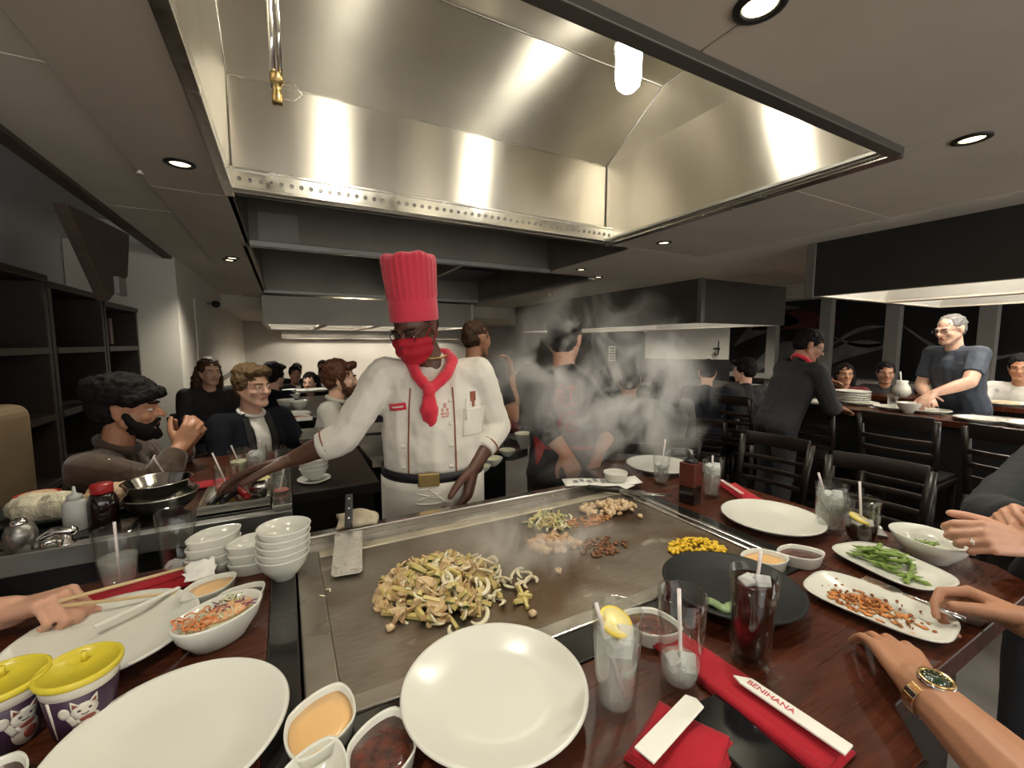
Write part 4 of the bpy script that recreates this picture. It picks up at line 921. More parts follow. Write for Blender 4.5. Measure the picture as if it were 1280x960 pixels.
# ------------------------------------------------------------------ people
SEATS = []
Z = V((0,0,1))
def hdg(a): return V((math.sin(R(a)), math.cos(R(a)), 0))
def basis(heading, pitch=0, roll=0):
    f = hdg(heading)*math.cos(R(pitch)) - Z*math.sin(R(pitch)); r = V((math.cos(R(heading)), -math.sin(R(heading)), 0)); u = r.cross(f)
    if roll:
        q = M.Rotation(R(roll), 3, f); r = q @ r; u = q @ u
    return M((r, f, u)).transposed()
FL = [(.045,.027,.022),(.050,.031,.024),(.046,.029,.023),(.036,.021,.020)]
FB = [(.028,.086),(.0095,.090),(-.009,.087),(-.0265,.079)]
def hand(b, W, d, n, side=1, curl=(25,35,20), s=1.0, thumb=(.62,.75,.25), spread=5, n_=10, curls=None):
    d = V(d).normalized(); n = V(n); n = (n-d*n.dot(d)).normalized(); l = d.cross(n)*side; W = V(W)
    tips = []; hand.mids = []
    for i, (lx, ly) in enumerate(FB):
        k = W+l*lx*s+d*ly*s
        b.cap(W+l*lx*.55*s+d*.012*s, .0165*s, k, .0118*s, n_)
        c = curls[i] if curls else curl
        a = 0; p = k; r0 = (.0098,.0102,.0098,.0086)[i]*s
        dd = (d+l*math.tan(R(spread*(1.5-i)))).normalized()
        for j, L in enumerate(FL[i]):
            a += c[j]; q = p+(dd*math.cos(R(a))+n*math.sin(R(a)))*L*s
            b.cap(p, r0*(1-.1*j), q, r0*(1-.1*(j+1)), n_)
            if j == 0: hand.mids.append(((p+q)/2, (q-p).normalized(), r0))
            p = q
        tips.append(p)
    b.ell(W+d*.048*s+n*.004*s, (.034*s, .044*s, .0165*s), M((l, d, n)).transposed(), 14)
    p = W+d*.022*s+l*.022*s+n*.006*s
    b.cap(W+d*.01*s, .017*s, p, .016*s, n_)
    v = (d*thumb[0]+l*thumb[1]+n*thumb[2]).normalized(); q = p+v*.042*s; b.cap(p, .0165*s, q, .0125*s, n_)
    v2 = (v+d*.45+n*.15-l*.18).normalized(); q2 = q+v2*.034*s; b.cap(q, .0122*s, q2, .0112*s, n_)
    v3 = (v2+d*.2-l*.15).normalized(); q3 = q2+v3*.026*s; b.cap(q2, .0110*s, q3, .0090*s, n_); tips.append(q3)
    return tips
def ik(S, W, a, b_, pole):
    v = W-S; L = v.length
    if L > (a+b_)*.999: W = S+v*((a+b_)*.999/L); v = W-S; L = v.length
    x = (a*a-b_*b_+L*L)/(2*L); h = math.sqrt(max(0, a*a-x*x)); e = v/L
    p = (pole-e*pole.dot(e))
    p = p.normalized() if p.length > 1e-4 else Z
    return S+e*x+p*h, W
def person(label, head, heading, look=None, lean=4, s=1.0, skin='skin_light', top='blackcloth', legs='denim', hair='hair_black', style='short', sit=True,
           noff=None, lid=.35, rw=None, lw=None, relb=None, lelb=None, rh=None, lh=None, sleeve=.9, vox=.009, face=True, legs_on=True, beard=None, disp=.012, fat=1.0, group=None, hair_disp=.02, shw=1.0, side=0, sleeve_l=None, side_u=None, collar=None):
    head = V(head); f = hdg(heading); r = V((math.cos(R(heading)), -math.sin(R(heading)), 0))
    u = (Z*math.cos(R(lean))+f*math.sin(R(lean))+r*math.sin(R(side))).normalized(); tf = r.cross(u)*-1
    tf = u.cross(r)
    neck = head-(u*.085+Z*.055+f*.025)*s
    if noff is not None: neck = neck+V(noff)
    P = neck-u*.50*s
    root = thing('person', label, 'person', (P.x, P.y, 0), 0, group); org = -V((P.x, P.y, 0))
    if sit: SEATS.append((P.copy(), heading, label))
    look = look or (heading, 5, 0); Hb = basis(*look)
    hp = lambda x, y, z: head+Hb @ V((x*s, y*s, z*s))
    def finish(o): o.location = org; return o
    sh = {1: P+u*.445*s+r*.172*s*shw, -1: P+u*.445*s-r*.172*s*shw}
    arms = {}
    for sd, w_, el in ((1, rw, relb), (-1, lw, lelb)):
        if w_ is None:   # rest on the lap or the table in front
            w_ = P+f*.36*s+r*sd*.10*s+Z*.20*s if sit else P+r*sd*.25*s-Z*.02*s+f*.08*s
        w_ = V(w_)
        if el is None: e, w_ = ik(sh[sd], w_, .285*s, .255*s, (r*sd*.6-Z*.8-f*.25))
        else: e = V(el)
        arms[sd] = (sh[sd], e, w_)
    def torso(b, e):
        A = lambda k, h, fw=0: P+u*h*s+r*k*s+tf*fw*s
        for k in (-1, 1):
            b.chain([A(k*.072, -.01), A(k*.062, .12, .012*fat), A(k*.066, .22, .008*fat), A(k*.078, .33), A(k*.085, .40, -.008)], [(.102+e)*s, (.093*fat+e)*s, (.094*fat+e)*s, (.100+e)*s, (.078+e)*s])
            b.cap(A(k*.08, .425, -.01), (.066+e)*s, sh[k], (.056+e)*s)
        b.chain([A(0,.0), A(0,.13,.02*fat), A(0,.25,.012*fat), A(0,.35), A(0,.42,-.01)], [(.10+e)*s, (.10*fat+e)*s, (.103*fat+e)*s, (.105+e)*s, (.07+e)*s])
        b.cap(A(0,.40,-.012), (.078+e)*s, A(0,.485,-.008), (.052+e*.7)*s)
    def arm(b, sd, e, t0=0, t1=1, flat=False):
        S, E, W = arms[sd]
        if t1 <= .5:
            q = S+(E-S)*(t1*2); (b.tube if flat else (lambda p, q_: b.cap(p[0], q_[0], p[1], q_[1])))([S, q], [(.056+e)*s, (.052+e)*s]); return
        b.cap(S, (.057+e)*s, E, (.047+e)*s)
        q = E+(W-E)*((t1-.5)*2); m_ = E+(q-E)*.35
        rr = [(.047+e)*s, (.047+e)*s, (.047+e-(.017)*(t1-.5)*2)*s]
        if flat: b.ell(E, ((.047+e)*s,)*3, None, 12); b.tube([E, m_, q], rr, 14)
        else: b.cap(E, rr[0], m_, rr[1]); b.cap(m_, rr[1], q, rr[2])
    legp = {}
    for sd in (-1, 1):
        hip = P+r*sd*.085*s
        if sit:
            kn = hip+f*.42*s+r*sd*.05*s-Z*.03; an = V((kn.x, kn.y, 0))+f*.02+Z*max(.09, kn.z-.52); 
        else:
            kn = V((hip.x, hip.y, P.z*.53))+f*.02+r*sd*.01; an = V((hip.x, hip.y, .09))-f*.02+r*sd*.02
        legp[sd] = (hip, kn, an)
    def leg(b, sd, e):
        h, k, a = legp[sd]; b.chain([h, h+(k-h)*.5, k], [(.088+e)*s, (.075+e)*s, (.056+e)*s]); b.chain([k, k+(a-k)*.35, a], [(.056+e)*s, (.054+e)*s, (.038+e)*s])
    # body: one continuous skin surface
    b = MB(); torso(b, -.012)
    for sd, hd_ in ((1, rh), (-1, lh)):
        arm(b, sd, -.002); S, E, W = arms[sd]; q = dict(hd_ or {})
        d = q.pop('d', None) or (W-E); n = q.pop('n', None) or (-Z-r*sd*.4)
        q.setdefault('s', s); q.setdefault('curl', (22, 30, 18))
        arms[str(sd)] = hand(b, W, d, n, sd, **q); arms['m'+str(sd)] = hand.mids
    if legs_on:
        for sd in (-1, 1): leg(b, sd, -.008)
    b.cap(hp(0,-.022,-.055), .050*s, neck-u*.02*s, .056*s)
    b.ell(hp(0,-.014,.030), (.073*s,.094*s,.084*s), Hb, 20); b.ell(hp(0,.022,-.030), (.060*s,.066*s,.082*s), Hb, 20)
    for k in (-1, 1):
        b.cap(hp(k*.052,.0,-.045), .020*s, hp(k*.020,.066,-.088), .020*s); b.ell(hp(k*.036,.060,-.022), (.026*s,.024*s,.024*s), Hb, 12)
        b.ell(hp(k*.073,-.012,-.006), (.011*s,.018*s,.030*s), Hb, 12); b.ell(hp(k*.079,-.018,.012), (.007*s,.015*s,.014*s), Hb, 10)
        b.cap(hp(k*.012,.086,.021), .009*s, hp(k*.042,.072,.020), .009*s, 8)
        b.ell(hp(k*.012,.099,-.024), (.008*s,.009*s,.007*s), Hb, 8)
    b.ell(hp(0,.076,-.091), (.022*s,.018*s,.019*s), Hb, 12)
    b.chain([hp(0,.086,.016), hp(0,.098,-.006), hp(0,.109,-.023)], [.0085*s,.0095*s,.0115*s], 10)
    b.ell(hp(0,.084,-.053), (.024*s,.012*s,.013*s), Hb, 10)
    finish(fuse('body', b, K[skin], root, vox, 3))
    bo = root.children[0] if root.children else None
    if face:
        for k in (-1, 1):
            e = finish(build('eye', MB().ell(hp(k*.031,.0765,.004), (.0135*s,.011*s,.0075*s), Hb, 12), K['eyewhite'], root))
            i_ = build('iris', MB().ell(hp(k*.031-.002,.0845,.004), (.0055*s,.004*s,.0058*s), Hb, 10), K['iris'], e)
            if lid: finish(build('eyelid', MB().ell(hp(k*.031,.0765,.004+.0075-lid*.006), (.0146*s,.0120*s,(.0045+.004*lid)*s), Hb, 12), K[skin], root))
            finish(build('eyebrow', MB().cap(hp(k*.016,.094,.026), .0042*s, hp(k*.046,.078,.027), .003*s, 8), K[hair if hair else 'hair_black'], root))
        finish(build('lips', MB().cap(hp(-.017,.089,-.0555), .0048*s, hp(.017,.089,-.0555), .0048*s, 8).cap(hp(-.010,.0925,-.0495), .0040*s, hp(.010,.0925,-.0495), .0040*s, 8), K['lips'], root))
    # clothing
    b = MB(); torso(b, .012)
    for sd in (1, -1): arm(b, sd, .012, 0, (sleeve_l if (sd == -1 and sleeve_l) else sleeve), True)
    o = finish(fuse('shirt', b, K[top], root, max(vox, .007), 3, disp, .09))
    if collar:
        c0 = neck+u*.005*s
        finish(build('collar', MB().tube([c0+r*.062*s*math.cos(a)+tf*(.062*s*math.sin(a))-u*.016*math.sin(a) for a in [R(18*i) for i in range(20)]], .015*s, 8, closed=True), K[collar], root))
    if legs_on and legs:
        b = MB()
        for sd in (-1, 1): leg(b, sd, .010)
        b.cap(P-r*.07*s, .108*s, P+r*.07*s, .108*s); b.cap(P+u*.06*s-r*.06*s, .102*s*fat, P+u*.06*s+r*.06*s, .102*s*fat)
        finish(fuse('trousers', b, K[legs], root, max(vox, .009), 3, disp*.7, .12))
        for sd in (-1, 1):
            a = legp[sd][2]; b = MB().cap(a-Z*.035-f*.03, .042, a-Z*.050+f*.14, .034); finish(fuse('shoe', b, K['black'], root, .012, 2))
    # hair
    if style and hair:
        b = MB()
        if style in ('short', 'long', 'tied', 'bun', 'quiff'):
            b.ell(hp(0,-.026,.046), (.082*s,.098*s,.084*s), Hb, 20); b.ell(hp(0,-.050,.0), (.076*s,.066*s,.075*s), Hb, 16)
            for k in (-1, 1): b.ell(hp(k*.064,.010,.030), (.016*s,.028*s,.036*s), Hb, 12)
        if style == 'quiff':
            b.chain([hp(-.055,.045,.085), hp(-.01,.075,.098), hp(.055,.05,.088)], [.026*s,.028*s,.024*s]); b.ell(hp(0,-.03,.075), (.084*s,.09*s,.066*s), Hb, 14)
            for k in (-1, 1): b.ell(hp(k*.07,-.01,.03), (.022*s,.045*s,.052*s), Hb, 12)
        if style == 'cropped': b.ell(hp(0,-.022,.038), (.0765*s,.095*s,.082*s), Hb, 20); b.ell(hp(0,-.045,.0), (.071*s,.062*s,.07*s), Hb, 16)
        if style == 'bald': b.ell(hp(0,-.045,.005), (.0775*s,.070*s,.055*s), Hb, 16); [b.ell(hp(k*.068,-.01,.012), (.010*s,.03*s,.026*s), Hb, 10) for k in (-1, 1)]
        if style == 'long':
            for k in (-1, -.4, .4, 1): b.chain([hp(k*.065,-.03,.03), hp(k*.082,-.045,-.06), hp(k*.088,-.05,-.17), hp(k*.08,-.05,-.24)], [.032*s,.040*s,.038*s,.022*s])
            b.ell(hp(0,-.06,-.06), (.075*s,.05*s,.12*s), Hb, 14)
        if style == 'tied': b.chain([hp(0,-.11,.02), hp(0,-.135,-.03), hp(0,-.12,-.12)], [.030*s,.034*s,.016*s])
        if style == 'bun': b.ell(hp(0,-.10,.075), (.040*s,.038*s,.038*s), Hb, 14)
        if style == 'turban':
            b.ell(hp(0,-.02,.068), (.098*s,.118*s,.080*s), Hb, 20); b.chain([hp(-.085,.02,.045), hp(-.05,.085,.062), hp(0,.102,.068), hp(.05,.085,.062), hp(.085,.02,.045)], [.024*s]*5); b.ell(hp(0,-.055,.02), (.085*s,.07*s,.085*s), Hb, 16); b.ell(hp(0,-.09,.075), (.06*s,.06*s,.06*s), Hb, 12)
        finish(fuse('hair', b, K[hair], root, max(vox*.7, .005), 2, hair_disp, .025))
    if beard:
        b = MB()
        for k in (-1, 1): b.chain([hp(k*.066,.008,-.015), hp(k*.058,.030,-.055), hp(k*.034,.066,-.088), hp(0,.082,-.100)], [.012*s,.019*s,.022*s,.024*s]); b.chain([hp(0,.098,-.039), hp(k*.026,.088,-.045), hp(k*.034,.076,-.07)], [.0065*s,.008*s,.014*s])
        b.ell(hp(0,.055,-.10), (.046*s,.036*s,.026*s), Hb, 14)
        for k in (-1, 1): b.ell(hp(k*.046,.040,-.070), (.021*s,.036*s,.030*s), Hb, 12)
        finish(fuse('beard', b, K[beard], root, .005, 2, .012, .02))
    return dict(root=root, org=org, P=P, u=u, r=r, f=f, tf=tf, neck=neck, head=head, Hb=Hb, hp=hp, arms=arms, s=s, shirt=o, finish=finish, sh=sh)
# ---- chef
hc_ = atY(519, 411, 1.545)
rW = atY(364, 575, 1.64); rE = atY(430, 546, 1.60); lW = atY(592, 583, 1.43); lE = atY(621, 532, 1.535)
CH = person('chef in white coat with tall red hat and red face mask at the griddle', hc_, 196, (226, 24, 3), 3, .97, 'skin_dark', 'chefwhite', 'chefwhite', 'hair_black', 'cropped', False,
            rw=rW, relb=rE, lw=lW, lelb=lE, rh=dict(d=atY(306, 592, 1.68)-rW, curl=(8, 18, 12), s=1.25, n=(.15, -.35, -.9), spread=7), lh=dict(d=(-.30, -.25, -.90), n=(-.7, .55, .1), curl=(26, 44, 26), s=1.2, spread=2), noff=(.052,-.026,.022), lid=.9, sleeve=.74, sleeve_l=.82, vox=.0048, face=True, disp=.020, fat=1.22, shw=1.03, hair_disp=.004)
root, fin, hp, u, r, tf, P, neck, sC = CH['root'], CH['finish'], CH['hp'], CH['u'], CH['r'], CH['tf'], CH['P'], CH['neck'], CH['s']
Hb = CH['Hb']
# tall pleated hat
hb = basis(226, 7, 1)
def hpt(x, y, z): return hp(0, -.012, .028)+hb @ V((x, y, z))
def hatprof(t, z):
    k = 1+.020*math.cos(26*t)*(1 if z > .075 else 0)
    return k
b = MB(); n = 156; rings = [(.0870,0),(.0880,.004),(.0885,.07),(.0865,.076),(.089,.082),(.091,.12),(.096,.19),(.097,.212),(.093,.224),(.080,.229),(.05,.226),(.0,.229)]
vs = []; fs = []
for i in range(n):
    t = 2*math.pi*i/n
    for j, (rr, z) in enumerate(rings):
        k = 1+(.016*math.cos(26*t) if z > .079 else 0)+(.02*math.sin(3*t+1) if z > .2 else 0)
        zz = z+(.004*math.sin(3*t+.5)*(rr/.1)+.003*math.cos(7*t) if j >= 7 else 0)
        vs.append(hpt(rr*k*.93*math.cos(t), rr*k*1.08*math.sin(t), zz))
m_ = len(rings)
for i in range(n):
    for j in range(m_-1): fs.append((i*m_+j, ((i+1) % n)*m_+j, ((i+1) % n)*m_+j+1, i*m_+j+1))
b.add(vs, fs, 0, True)
fin(build('hat', b, K['hatred'], root, solid=.003))
# mask: shell over nose and jaw, with ear loops
b = MB()
for k in (-1, 1):
    b.chain([hp(0,.106,-.012), hp(k*.035,.084,-.022), hp(k*.062,.042,-.034)], [.016,.020,.018]); b.chain([hp(0,.100,-.050), hp(k*.034,.080,-.058), hp(k*.058,.040,-.064)], [.022,.022,.018])
    b.chain([hp(0,.082,-.094), hp(k*.030,.066,-.092), hp(k*.052,.034,-.076)], [.022,.020,.015])
b.ell(hp(0,.062,-.05), (.058,.050,.052), Hb, 16)
fin(fuse('face_mask', b, K['maskred'], root, .0045, 4, .006, .03))
for k in (-1, 1): fin(build('ear_loop', MB().tube([hp(k*.062,.04,-.02), hp(k*.078,.005,.016), hp(k*.080,-.026,.012), hp(k*.078,-.022,-.025), hp(k*.060,.035,-.068)], .0022, 6), K['maskred'], root))
# glasses
for k in (-1, 1):
    fin(build('glasses_frame', MB().tube([hp(k*(.034+.024*math.cos(a)), .096-.012*abs(math.cos(a)) if k*math.cos(a) > 0 else .098, .004+.016*math.sin(a)) for a in [R(30*i) for i in range(12)]], .0018, 6, closed=True).tube([hp(k*.058,.085,.006), hp(k*.079,.01,.012), hp(k*.080,-.02,.006)], .0018, 6), K['black'], root))
# scarf: roll round the neck and the tails of the knot
def ringpts(c, a, b_, dz, n=24, ph=0): return [c+r*a*math.cos(t)+tf*b_*math.sin(t)+u*(dz*math.sin(t)) for t in [2*math.pi*i/n+ph for i in range(n)]]
nk = neck+u*.010
kn = nk+tf*.118-u*.105+r*.012
b = MB(); b.chain([nk-tf*.062+u*.018, nk+r*.060-tf*.02+u*.014, nk+r*.074+tf*.030-u*.012, nk+r*.052+tf*.085-u*.060, kn], [.017,.019,.021,.021,.018]); b.chain([nk-tf*.062+u*.018, nk-r*.060-tf*.02+u*.014, nk-r*.074+tf*.030-u*.012, nk-r*.048+tf*.085-u*.060, kn], [.017,.019,.021,.021,.018])
fin(fuse('scarf', b, K['scarfred'], root, .005, 3, .010, .04))
b = MB(); b.ell(kn+tf*.006, (.024,.018,.026)); b.chain([kn, kn-u*.07+tf*.010-r*.004, kn-u*.135+tf*.004-r*.010], [.015,.026,.020]); b.chain([kn-u*.10+tf*.004-r*.006, kn-u*.185-r*.012+tf*.0], [.024,.007]); b.chain([kn, kn-u*.06+tf*.012+r*.016, kn-u*.11+tf*.006+r*.018], [.014,.018,.008])
fin(fuse('scarf_knot', b, K['scarfred'], root, .0045, 3, .010, .03))
fin(build('bead_necklace', MB().tube(ringpts(nk+u*.012-tf*.008, .058, .060, -.012), .004, 6, closed=True), K['brass'], root))
# details lying on the coat
def on_coat(name, pts, w_, m, off=.004, th=.002, parent=root, F_=None, nw=2, back=False):
    F_ = F_ or CH; dv = F_['tf']*(-1 if back else 1); ev = F_['ev']
    pts = [V(p) for p in pts]; nv = max(2, len(pts)*8)
    def fn(a, q):
        k = a*(len(pts)-1); i = min(len(pts)-2, int(k)); t = k-i; p = pts[i].lerp(pts[i+1], t); d = (pts[i+1]-pts[i]).normalized(); sd = d.cross(F_['tf']).normalized()
        p = p+sd*(q-.5)*w_; hit, loc, no, _ = ev.ray_cast(p+dv*.25, -dv)
        return (loc if hit else p)+dv*off
    b = MB().grid(fn, nv, nw); o = build(name, b, K[m], parent); F_['finish'](o)
    q = o.modifiers.new('solid', 'SOLIDIFY'); q.thickness = th; q.offset = 0
    return o
def evaluate(F_):
    bpy.context.view_layer.update(); F_['ev'] = F_['shirt'].evaluated_get(bpy.context.evaluated_depsgraph_get())
evaluate(CH)
cf = lambda k, h, d=.15: P+u*h*sC+r*k*sC+tf*d
on_coat('front_panel_edge', [cf(.092,.06), cf(.09,.20), cf(.085,.34), cf(.080,.405,.12)], .005, 'piping', .002)
on_coat('front_panel_edge', [cf(-.082,.06), cf(-.078,.20), cf(-.075,.34), cf(-.072,.405,.12)], .005, 'piping', .002)
for k in (.108, -.062):
    for h in (.12, .20, .28, .36): on_coat('button', [cf(k-.007,h), cf(k+.007,h)], .012, 'chefwhite', .002, .004)
nt_ = on_coat('name_tag', [cf(.155,.335,.13), cf(.095,.345,.13)], .024, 'scarfred', .004, .004)
on_coat('tag_line', [cf(.145,.337,.16), cf(.105,.344,.16)], .005, 'chefwhite', .0068, .001)
[on_coat('coat_emblem', [cf(-.042+x,a_), cf(-.042+x,b_)], w_, 'palered', .0015, .0008) for x, a_, b_, w_ in ((0,.352,.335,.010), (-.009,.334,.322,.008), (.009,.334,.322,.008), (0,.319,.312,.030), (0,.309,.303,.024))]
on_coat('coat_emblem', [cf(-.150,.385,.12), cf(-.150,.350,.12)], .022, 'piping', .0015, .0012); on_coat('coat_emblem', [cf(-.150,.350,.12), cf(-.150,.330,.12)], .010, 'piping', .0015, .0012)
pk = on_coat('chest_pocket', [cf(-.155,.325,.12), cf(-.15,.225,.12)], .088, 'chefwhite', .001, .003, nw=6)
pen = fin(build('pen', MB().tube([cf(-.118,.29,.125), cf(-.118,.37,.130)], .003, 6), K['chefwhite'], root))
for sd in (1, -1):
    S, E, W = CH['arms'][sd]; t_ = ((.74 if sd == 1 else .82)-.5)*2; c = E+(W-E)*(t_-.14); d = (W-E).normalized(); a_ = d.orthogonal().normalized(); b_ = d.cross(a_)
    fin(build('cuff_piping', MB().tube([c+(a_*math.cos(q)+b_*math.sin(q))*.052 for q in [R(20*i) for i in range(18)]], .0028, 6, closed=True), K['piping'], root))
# belt, apron and strings
bc = P+u*.085
belt = [bc+r*.186*math.cos(t)+tf*(.014+.150*math.sin(t)) for t in [2*math.pi*i/48 for i in range(48)]]
vs = [p-u*.017 for p in belt]+[p+u*.017 for p in belt]+[p+(p-bc).normalized()*.006-u*.017 for p in belt]+[p+(p-bc).normalized()*.006+u*.017 for p in belt]
fs = []
for i in range(48):
    j = (i+1) % 48; fs += [(96+i,96+j,144+j,144+i), (48+i,48+j,j,i), (i,j,96+j,96+i), (144+i,144+j,48+j,48+i)]
bl = fin(build('belt', MB().add(vs, fs), K['beltblack'], root))
bf = M((r, tf, u)).transposed()
build('buckle', MB().box(bc+tf*.172+r*.02, (.074,.012,.048), bf), K['brass'], bl, bevel=.004)
ap = [(p-bc)*1.03+bc for p in belt[1:24]]
fin(build('apron', MB().grid(lambda a, q: (lambda p: p-u*(.016+.34*q)+tf*.010*math.sin(a*20)*q)(ap[min(22, int(a*22))]), 22, 10), K['chefwhite'], root, solid=.004))
fin(build('apron_string', MB().tube([bc+tf*.178-u*.03+r*(.02+.05*math.sin(a*2)) - u*.028*(1-math.cos(a)) for a in [.4*i for i in range(14)]], .003, 6).tube([bc+tf*.18-u*.03+r*.02, bc+tf*.18-u*.075-r*.03, bc+tf*.18-u*.085-r*.05], .003, 6), K['chefwhite'], root))
t4 = CH['arms']['-1'][1]
# ---- the server with her back to the camera, behind the smoke
hs = atY(706, 425, 1.66)
SV = person('server in black shirt seen from behind in the smoke, hands clasped behind', hs, 32, (50, 12, 0), 4, .96, 'skin_light', 'blackcloth', 'blackcloth', 'hair_black', 'bun', False,
            rw=atY(750, 562, 1.46), relb=atY(772, 522, 1.58), lw=atY(706, 566, 1.46), lelb=atY(672, 522, 1.58), rh=dict(d=(-.42, -.05, -.9), n=(-.2, .9, .2), curl=(25, 40, 20)), lh=dict(d=(.42, -.15, -.9), n=(.3, .9, .2), curl=(25, 40, 20)), sleeve=.83, vox=.006, face=True)
evaluate(SV); t_ = SV['root']; bf = M((SV['r'], SV['tf'], SV['u'])).transposed()
on_coat('apron_tie', [SV['P']+SV['u']*.13+SV['r']*x-SV['tf']*.12 for x in (-.13,-.05,.05,.13)], .018, 'redprint', .004, .003, t_, SV, 2, True)
q = SV['P']+SV['u']*.30-SV['tf']*.135
for ch_, dz in (('紅', .055), ('花', -.055)):
    o = text_mesh(ch_, .105, 'scarfred', t_, SV['org']+q+SV['u']*dz, None, .002, 'shirt_print')
    mm = M((SV['r'], SV['u'], -SV['tf'])).transposed().to_4x4(); mm.translation = SV['org']+q+SV['u']*dz; o.matrix_basis = mm
a = atY(676, 552, 1.56)
t = thing('cloth_napkin', 'red folded napkin hanging from the pocket of the server', 'napkin', a)
build('cloth', MB().prism([(-.028,.02),(-.01,.03),(.018,.085),(.030,.06),(.012,-.03),(-.018,-.105)], -.010, .010, fr=lambda p: V((p.x*.9, p.x*-.45+p.z, p.y))), K['red_cloth'], t, bevel=.004)
build('fold', MB().prism([(.0,.02),(.026,.075),(.020,.01),(-.010,-.08)], -.018, -.0105, fr=lambda p: V((p.x*.9, p.x*-.45+p.z, p.y))), K['scarfred'], t, bevel=.003)
# ---- others; each from the pixel of the head and its distance
person('man in black t-shirt standing behind the chef, arm raised to his face', atw(596, 424, 2.75), 62, (70, 6, 0), 4, 1.0, 'skin_tan', 'blackcloth', 'denim', 'hair_brown', 'cropped', False, rw=atw(640, 470, 2.75), relb=atw(640, 522, 2.62), rh=dict(d=(0,.2,1), n=(-1,.3,0), curl=(35,45,20)), sleeve=.36, vox=.009)
person('bearded man in brown hoodie and dark turban, hands clasped, at left', atw(160, 512, 1.78), 98, (92, 2, 0), 12, 1.06, 'skin_tan', 'brownhood', 'denim', 'hair_black', 'turban', True,
       rw=atw(224, 560, 1.80), relb=atw(196, 606, 1.68), lw=atw(232, 556, 1.92), lelb=atw(215, 600, 2.10), rh=dict(d=(.45,.35,.8), n=(-.1,.9,.2), curl=(30,55,30)), lh=dict(d=(.5,-.25,.8), n=(.1,-.95,.2), curl=(30,55,30)), sleeve=.93, vox=.0065, beard='hair_black', fat=1.15, disp=.024, collar='brownhood')
BL = person('blond man in navy suit and open white collar seated at left table', atw(316, 484, 2.42), 146, (138, 2, 0), 2, 1.0, 'skin_pale', 'navy', 'navy', 'hair_blond', 'quiff', True, sleeve=.95, vox=.0065)
evaluate(BL)
o = on_coat('shirt_front', [BL['neck']+BL['tf']*.06-BL['u']*.01, BL['P']+BL['u']*.36+BL['tf']*.14, BL['P']+BL['u']*.20+BL['tf']*.15], .085, 'whiteshirt', .004, .003, BL['root'], BL, 5)
BL['finish'](build('collar', MB().tube([BL['neck']+BL['r']*.062*math.cos(a)+BL['tf']*.060*math.sin(a)-BL['u']*.02*math.sin(a) for a in [R(18*i) for i in range(20)]], .012, 8, closed=True), K['whiteshirt'], BL['root']))
for sd in (-1, 1): on_coat('lapel', [BL['neck']+BL['tf']*.05+BL['r']*sd*.06, BL['P']+BL['u']*.36+BL['tf']*.14+BL['r']*sd*.07, BL['P']+BL['u']*.20+BL['tf']*.15+BL['r']*sd*.04], .035, 'blackcloth', .006, .004, BL['root'], BL, 3)
person('bearded man in pale grey shirt sitting behind the chef arm', atw(426, 474, 3.0), 112, (100, 2, 0), 4, 1.04, 'skin_pale', 'greyshirt', 'denim', 'hair_auburn', 'quiff', True, sleeve=.95, vox=.008, beard='hair_auburn', collar='greyshirt')
far = [((262, 465, 3.6), 150, 'hair_brown', 'long', 'blackcloth', 'skin_pale', 'long haired diner mostly hidden behind the blond man'),
       ((343, 470, 4.0), 40, 'hair_black', 'quiff', 'navy', 'skin_pale', 'dark haired man in dark jacket turned away behind blond man'),
       ((369, 468, 6.0), 170, 'hair_black', 'short', 'blackcloth', 'skin_olive', 'far diner with black hair left of the woman in black'),
       ((371, 463, 7.2), 180, 'hair_black', 'tied', 'blackcloth', 'skin_pale', 'woman in black top facing camera at the farthest left table'),
       ((387, 478, 5.2), 200, 'hair_black', 'long', 'blackcloth', 'skin_pale', 'dark haired woman in black dress eating at far left table'),
       ((405, 468, 6.4), 200, 'hair_black', 'short', 'greyshirt', 'skin_olive', 'diner in pale top beside the bearded man in grey'),
       ((403, 459, 7.5), 200, 'hair_black', 'short', 'navy', 'skin_olive', 'farthest diner with black hair near the back wall'),
       ((660, 464, 7.4), 190, 'hair_black', 'short', 'whiteshirt', 'skin_pale', 'tiny far diner in white seen past the raised arm'),
       ((786, 475, 3.0), 40, 'hair_black', 'short', 'greycoat', 'skin_tan', 'smoke veiled diner seen from behind, right of the server')]
for (hpx, hd_, hr, st, tp, sk, lab) in far:
    person(lab, atw(*hpx), hd_, None, 4, .98, sk, tp, 'denim', hr, st, True, vox=.011, face=hpx[2] < 6.5, disp=.01)
person('dark haired woman seen from behind with grey coat over her chair', atw(831, 478, 3.5), 35, (45, 8, 0), 4, .96, 'skin_pale', 'greycoat', 'denim', 'hair_black', 'long', True, vox=.010)
person('young man in navy jumper bending over table, seen from behind', atw(884, 466, 4.2), 58, (48, 22, 0), 14, 1.0, 'skin_pale', 'navy', 'denim', 'hair_black', 'short', True, vox=.010)
person('young man in black jumper with swept hair, looking left', atw(930, 464, 4.3), 30, (350, 8, 0), 6, 1.0, 'skin_pale', 'blackcloth', 'denim', 'hair_black', 'quiff', True, vox=.010)
WT = person('waiter in black with red scarf and glasses leaning over right table', atw(1012, 432, 3.35), 112, (138, 26, 0), 22, 1.02, 'skin_olive', 'blackcloth', 'blackcloth', 'hair_black', 'short', False, rw=atw(1046, 508, 3.35), lw=atw(1020, 482, 3.55), rh=dict(d=(1,-.2,-.35), n=(0,0,-1), curl=(5,10,5)), sleeve=.88, vox=.0085)
